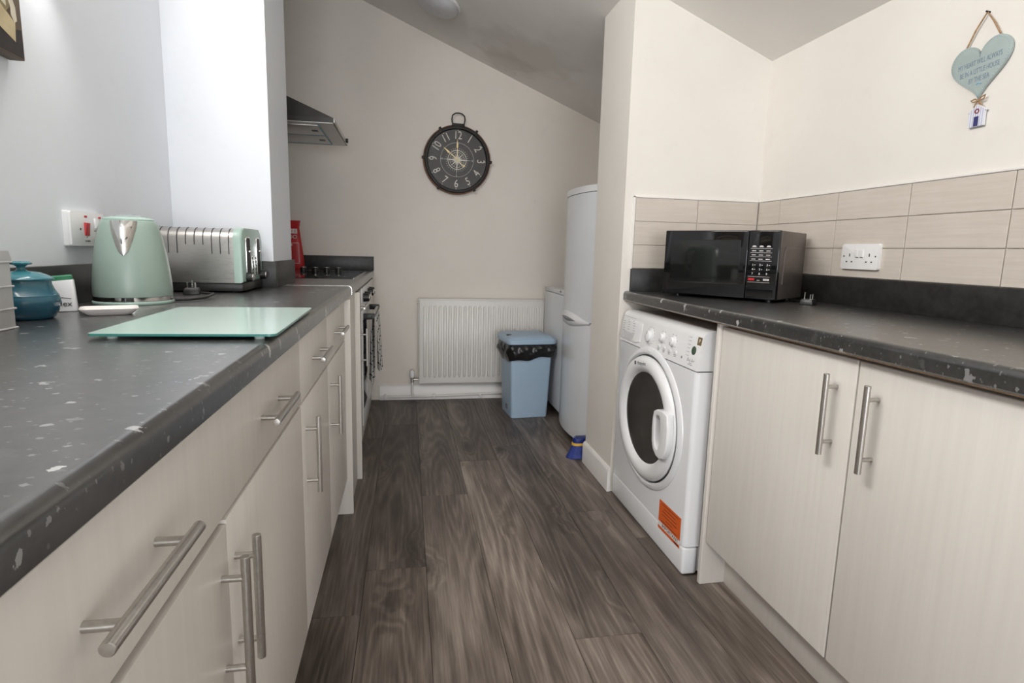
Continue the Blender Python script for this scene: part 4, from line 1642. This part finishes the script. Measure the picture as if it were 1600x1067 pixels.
poly = [heart_pt(-2*PI*k/72) for k in range(72)]
t.part('heart', MB().prism(poly, .002, .009, MH, bev=.001), M_heart, smooth=30)
m = MB()
for k in range(84):
    a = 2*PI*k/84
    x, y = heart_pt(a, .93)
    m.cyl((x, y, .0089), (x, y, .0094), .00085, n=6, M=MH)
t.part('dotted_border', m, M_slate)
m = MB()
for s, y, w in (('MY HEART WILL ALWAYS', .022, .55), ('BE IN A LITTLE HOUSE', -.001, .57), ('BY THE SEA', -.023, .58)):
    m.text(s, .0195, MH @ Matrix.Translation((0, y, .0092)), .0002, sx=w)
t.part('lettering', m, M_slate)
m = MB().tube([(-.006, -.037, .0092), (.0, -.034, .0093), (.004, -.037, .0093), (.009, -.038, .0092)], .0016, 6, MH)
t.part('printed_wave', m, plain('pale_blue_print', (.22, .42, .58), .6))
a0, a1, nail = (-.043, .072, .006), (.050, .074, .006), (.012, .145, .007)
m = MB()
m.tube([a0, (-.018, .110, .007), nail, (.032, .112, .007), a1], .0022, 8, MH)
t.part('twine', m, M_twine)
t.part('nail', MB().cyl((nail[0], nail[1], -.002), (nail[0], nail[1]+.001, .012), .0022, n=10, M=MH), M_iron)
hx = .008
bow_ = MB()
by = -.083
for s in (-1, 1):
    bow_.tube([(hx-.004, by, .009), (hx-.004+s*.008, by+.007, .012), (hx-.004+s*.020, by+.008+s*.002, .011), (hx-.004+s*.016, by+.001, .011), (hx-.004, by-.001, .011)], .0019, 8, MH)
    bow_.tube([(hx-.004, by, .010), (hx-.004+s*.007, by-.007, .011), (hx-.004+s*.012, by-.014, .010)], .0016, 8, MH)
bow_.tube([(hx-.004, -.076, .006), (hx-.004, by-.012, .007)], .0016, 8, MH)
t.part('bow', bow_, M_twine)
thut = NT('striped_hut_paint')
vec = thut.coords()
sxx = thut.n('ShaderNodeSeparateXYZ')
thut.l(vec, sxx.inputs[0])
stp = thut.math('GREATER_THAN', thut.math('FRACT', thut.math('MULTIPLY', sxx.outputs[1], 150)), .62)
M_hut = thut.set(thut.mix(stp, (.72, .72, .76), (.42, .44, .62)), .6)
MHU = MH @ Matrix.Translation((hx-.010, -.122, 0)) @ Matrix.Rotation(math.radians(-4), 4, 'Z')
hut = t.part('beach_hut', MB().prism([(-.020, -.027), (.024, -.027), (.024, .010), (.029, .012), (.002, .030), (-.025, .012), (-.020, .010)], .002, .009, MHU), M_hut)
t.part('hut_roof_edge', MB().tube([(-.025, .012, .0075), (.002, .030, .0075), (.029, .012, .0075)], .0018, 8, MHU), M_wprint, hut)
t.part('hut_door', MB().box(-.004, .009, -.026, -.001, .009, .0098, M=MHU), plain('navy_door', (.03, .03, .14), .5), hut)
m = MB().lathe([(.0068, .009), (.0068, .0100), (.0038, .0100), (.0038, .009)], n=20, M=MHU @ Matrix.Translation((.0025, .013, 0)))
t.part('hut_lifebuoy', m, plain('maroon_ring', (.22, .04, .06), .5), hut)

# ------------------------------------------------------------------ canvas print on the left wall
t = T('canvas_print', 'brown canvas print of a pale rowing boat on the left wall', 'picture', (XWL, 1.2, 1.442))
py0, py1, pz0, pz1 = .86, 1.487, 1.442, 1.93
M_sepia = plain('sepia_canvas', (.125, .090, .062), .7, var=.35, scale=5)
cv = t.part('canvas', MB().box(XWL+.001, XWL+.031, py0, py1, pz0, pz1, .002), M_sepia)
MPc = fr_left(XWL+.0312, py1, pz0)
M_hull = plain('pale_boat_print', (.56, .46, .28), .7, var=.12, scale=25)
M_hull2 = plain('ivory_gunwale_print', (.66, .60, .48), .7, var=.08, scale=25)
M_dark = plain('dark_shadow_print', (.035, .028, .026), .7, var=.2)
m = MB().prism([(-.60, .004), (-.005, .004), (-.005, .06), (-.028, .055), (-.19, .115), (-.60, .16)], 0, .0004, MPc)
t.part('print_shadow', m, M_dark, cv)
m = MB().prism([(-.028, .030), (-.024, .068), (-.20, .165), (-.50, .19), (-.50, .15), (-.17, .080)], .0004, .0008, MPc)
t.part('print_hull', m, M_hull, cv)
m = MB().prism([(-.026, .068), (-.018, .074), (-.020, .100), (-.045, .150), (-.09, .19), (-.30, .24), (-.48, .23), (-.48, .21), (-.30, .22), (-.10, .165), (-.055, .135), (-.036, .095), (-.036, .080)], .0006, .001, MPc)
t.part('print_gunwale', m, M_hull2, cv)
m = MB().prism([(-.052, .082), (-.038, .095), (-.056, .132), (-.10, .160), (-.11, .12)], .0005, .0009, MPc)
t.part('print_interior', m, plain('olive_interior_print', (.28, .23, .12), .7, var=.3, scale=40), cv)
m = MB().prism([(-.115, .118), (-.050, .092), (-.050, .103), (-.115, .132)], .0009, .0012, MPc)
t.part('print_thwart', m, M_hull2, cv)

# ------------------------------------------------------------------ ceiling lamp over the far end
lx, ly = .17, 3.51
t = T('ceiling_lamp', 'shallow white dome lamp on the sloping ceiling', 'ceiling lamp', (lx, ly, zc(lx)))
MLp = Matrix.Translation((lx, ly, zc(lx))) @ Matrix.Rotation(ROOF_A, 4, 'Y') @ Matrix.Rotation(PI, 4, 'X')
t.part('base_plate', MB().lathe([(0, 0), (.135, 0), (.140, .004), (.140, .016), (.135, .018)], n=48, M=MLp), M_app2)
t.part('diffuser', MB().lathe([(.133, .016), (.128, .034), (.108, .052), (.075, .063), (.035, .068), (0, .069)], n=48, M=MLp), plain('frosted_diffuser', (.55, .55, .57), .3))

# ------------------------------------------------------------------ added wall downlight, out of view, brightening the left wall
t = T('added_wall_downlight', 'added small white wall downlight, unseen, beside the canvas print, above the frame', 'added wall lamp', (XWL, 1.60, 1.78))
t.part('backplate', MB().box(XWL+.0002, XWL+.012, 1.565, 1.635, 1.76, 1.90, .003), M_app2)
t.part('shade', MB().lathe([(.010, .11), (.024, .105), (.034, .06), (.036, 0), (.033, 0), (.031, .058), (.020, .10), (.0, .103)], (XWL+.055, 1.60, 1.76), 28), M_app2)
sl = D.lights.new('added_downlight_bulb', 'SPOT')
sl.energy = 6
sl.color = (1, .97, .94)
sl.spot_size = math.radians(100)
sl.spot_blend = .9
sl.shadow_soft_size = .02
so_ = D.objects.new('added_downlight_bulb', sl)
COL.objects.link(so_)
so_.location = (XWL+.055, 1.60, 1.80)
so_.rotation_euler = (0, math.radians(-18), 0)

# print and marks too small to pick apart stay joined
for o in D.objects:
    if o.name.split('.')[0] in ('panel_print', 'programme_print', 'dial_print', 'keypad_print', 'dotted_border', 'sticker_print', 'compass_rose', 'plate_print'):
        o['kind'] = 'stuff'
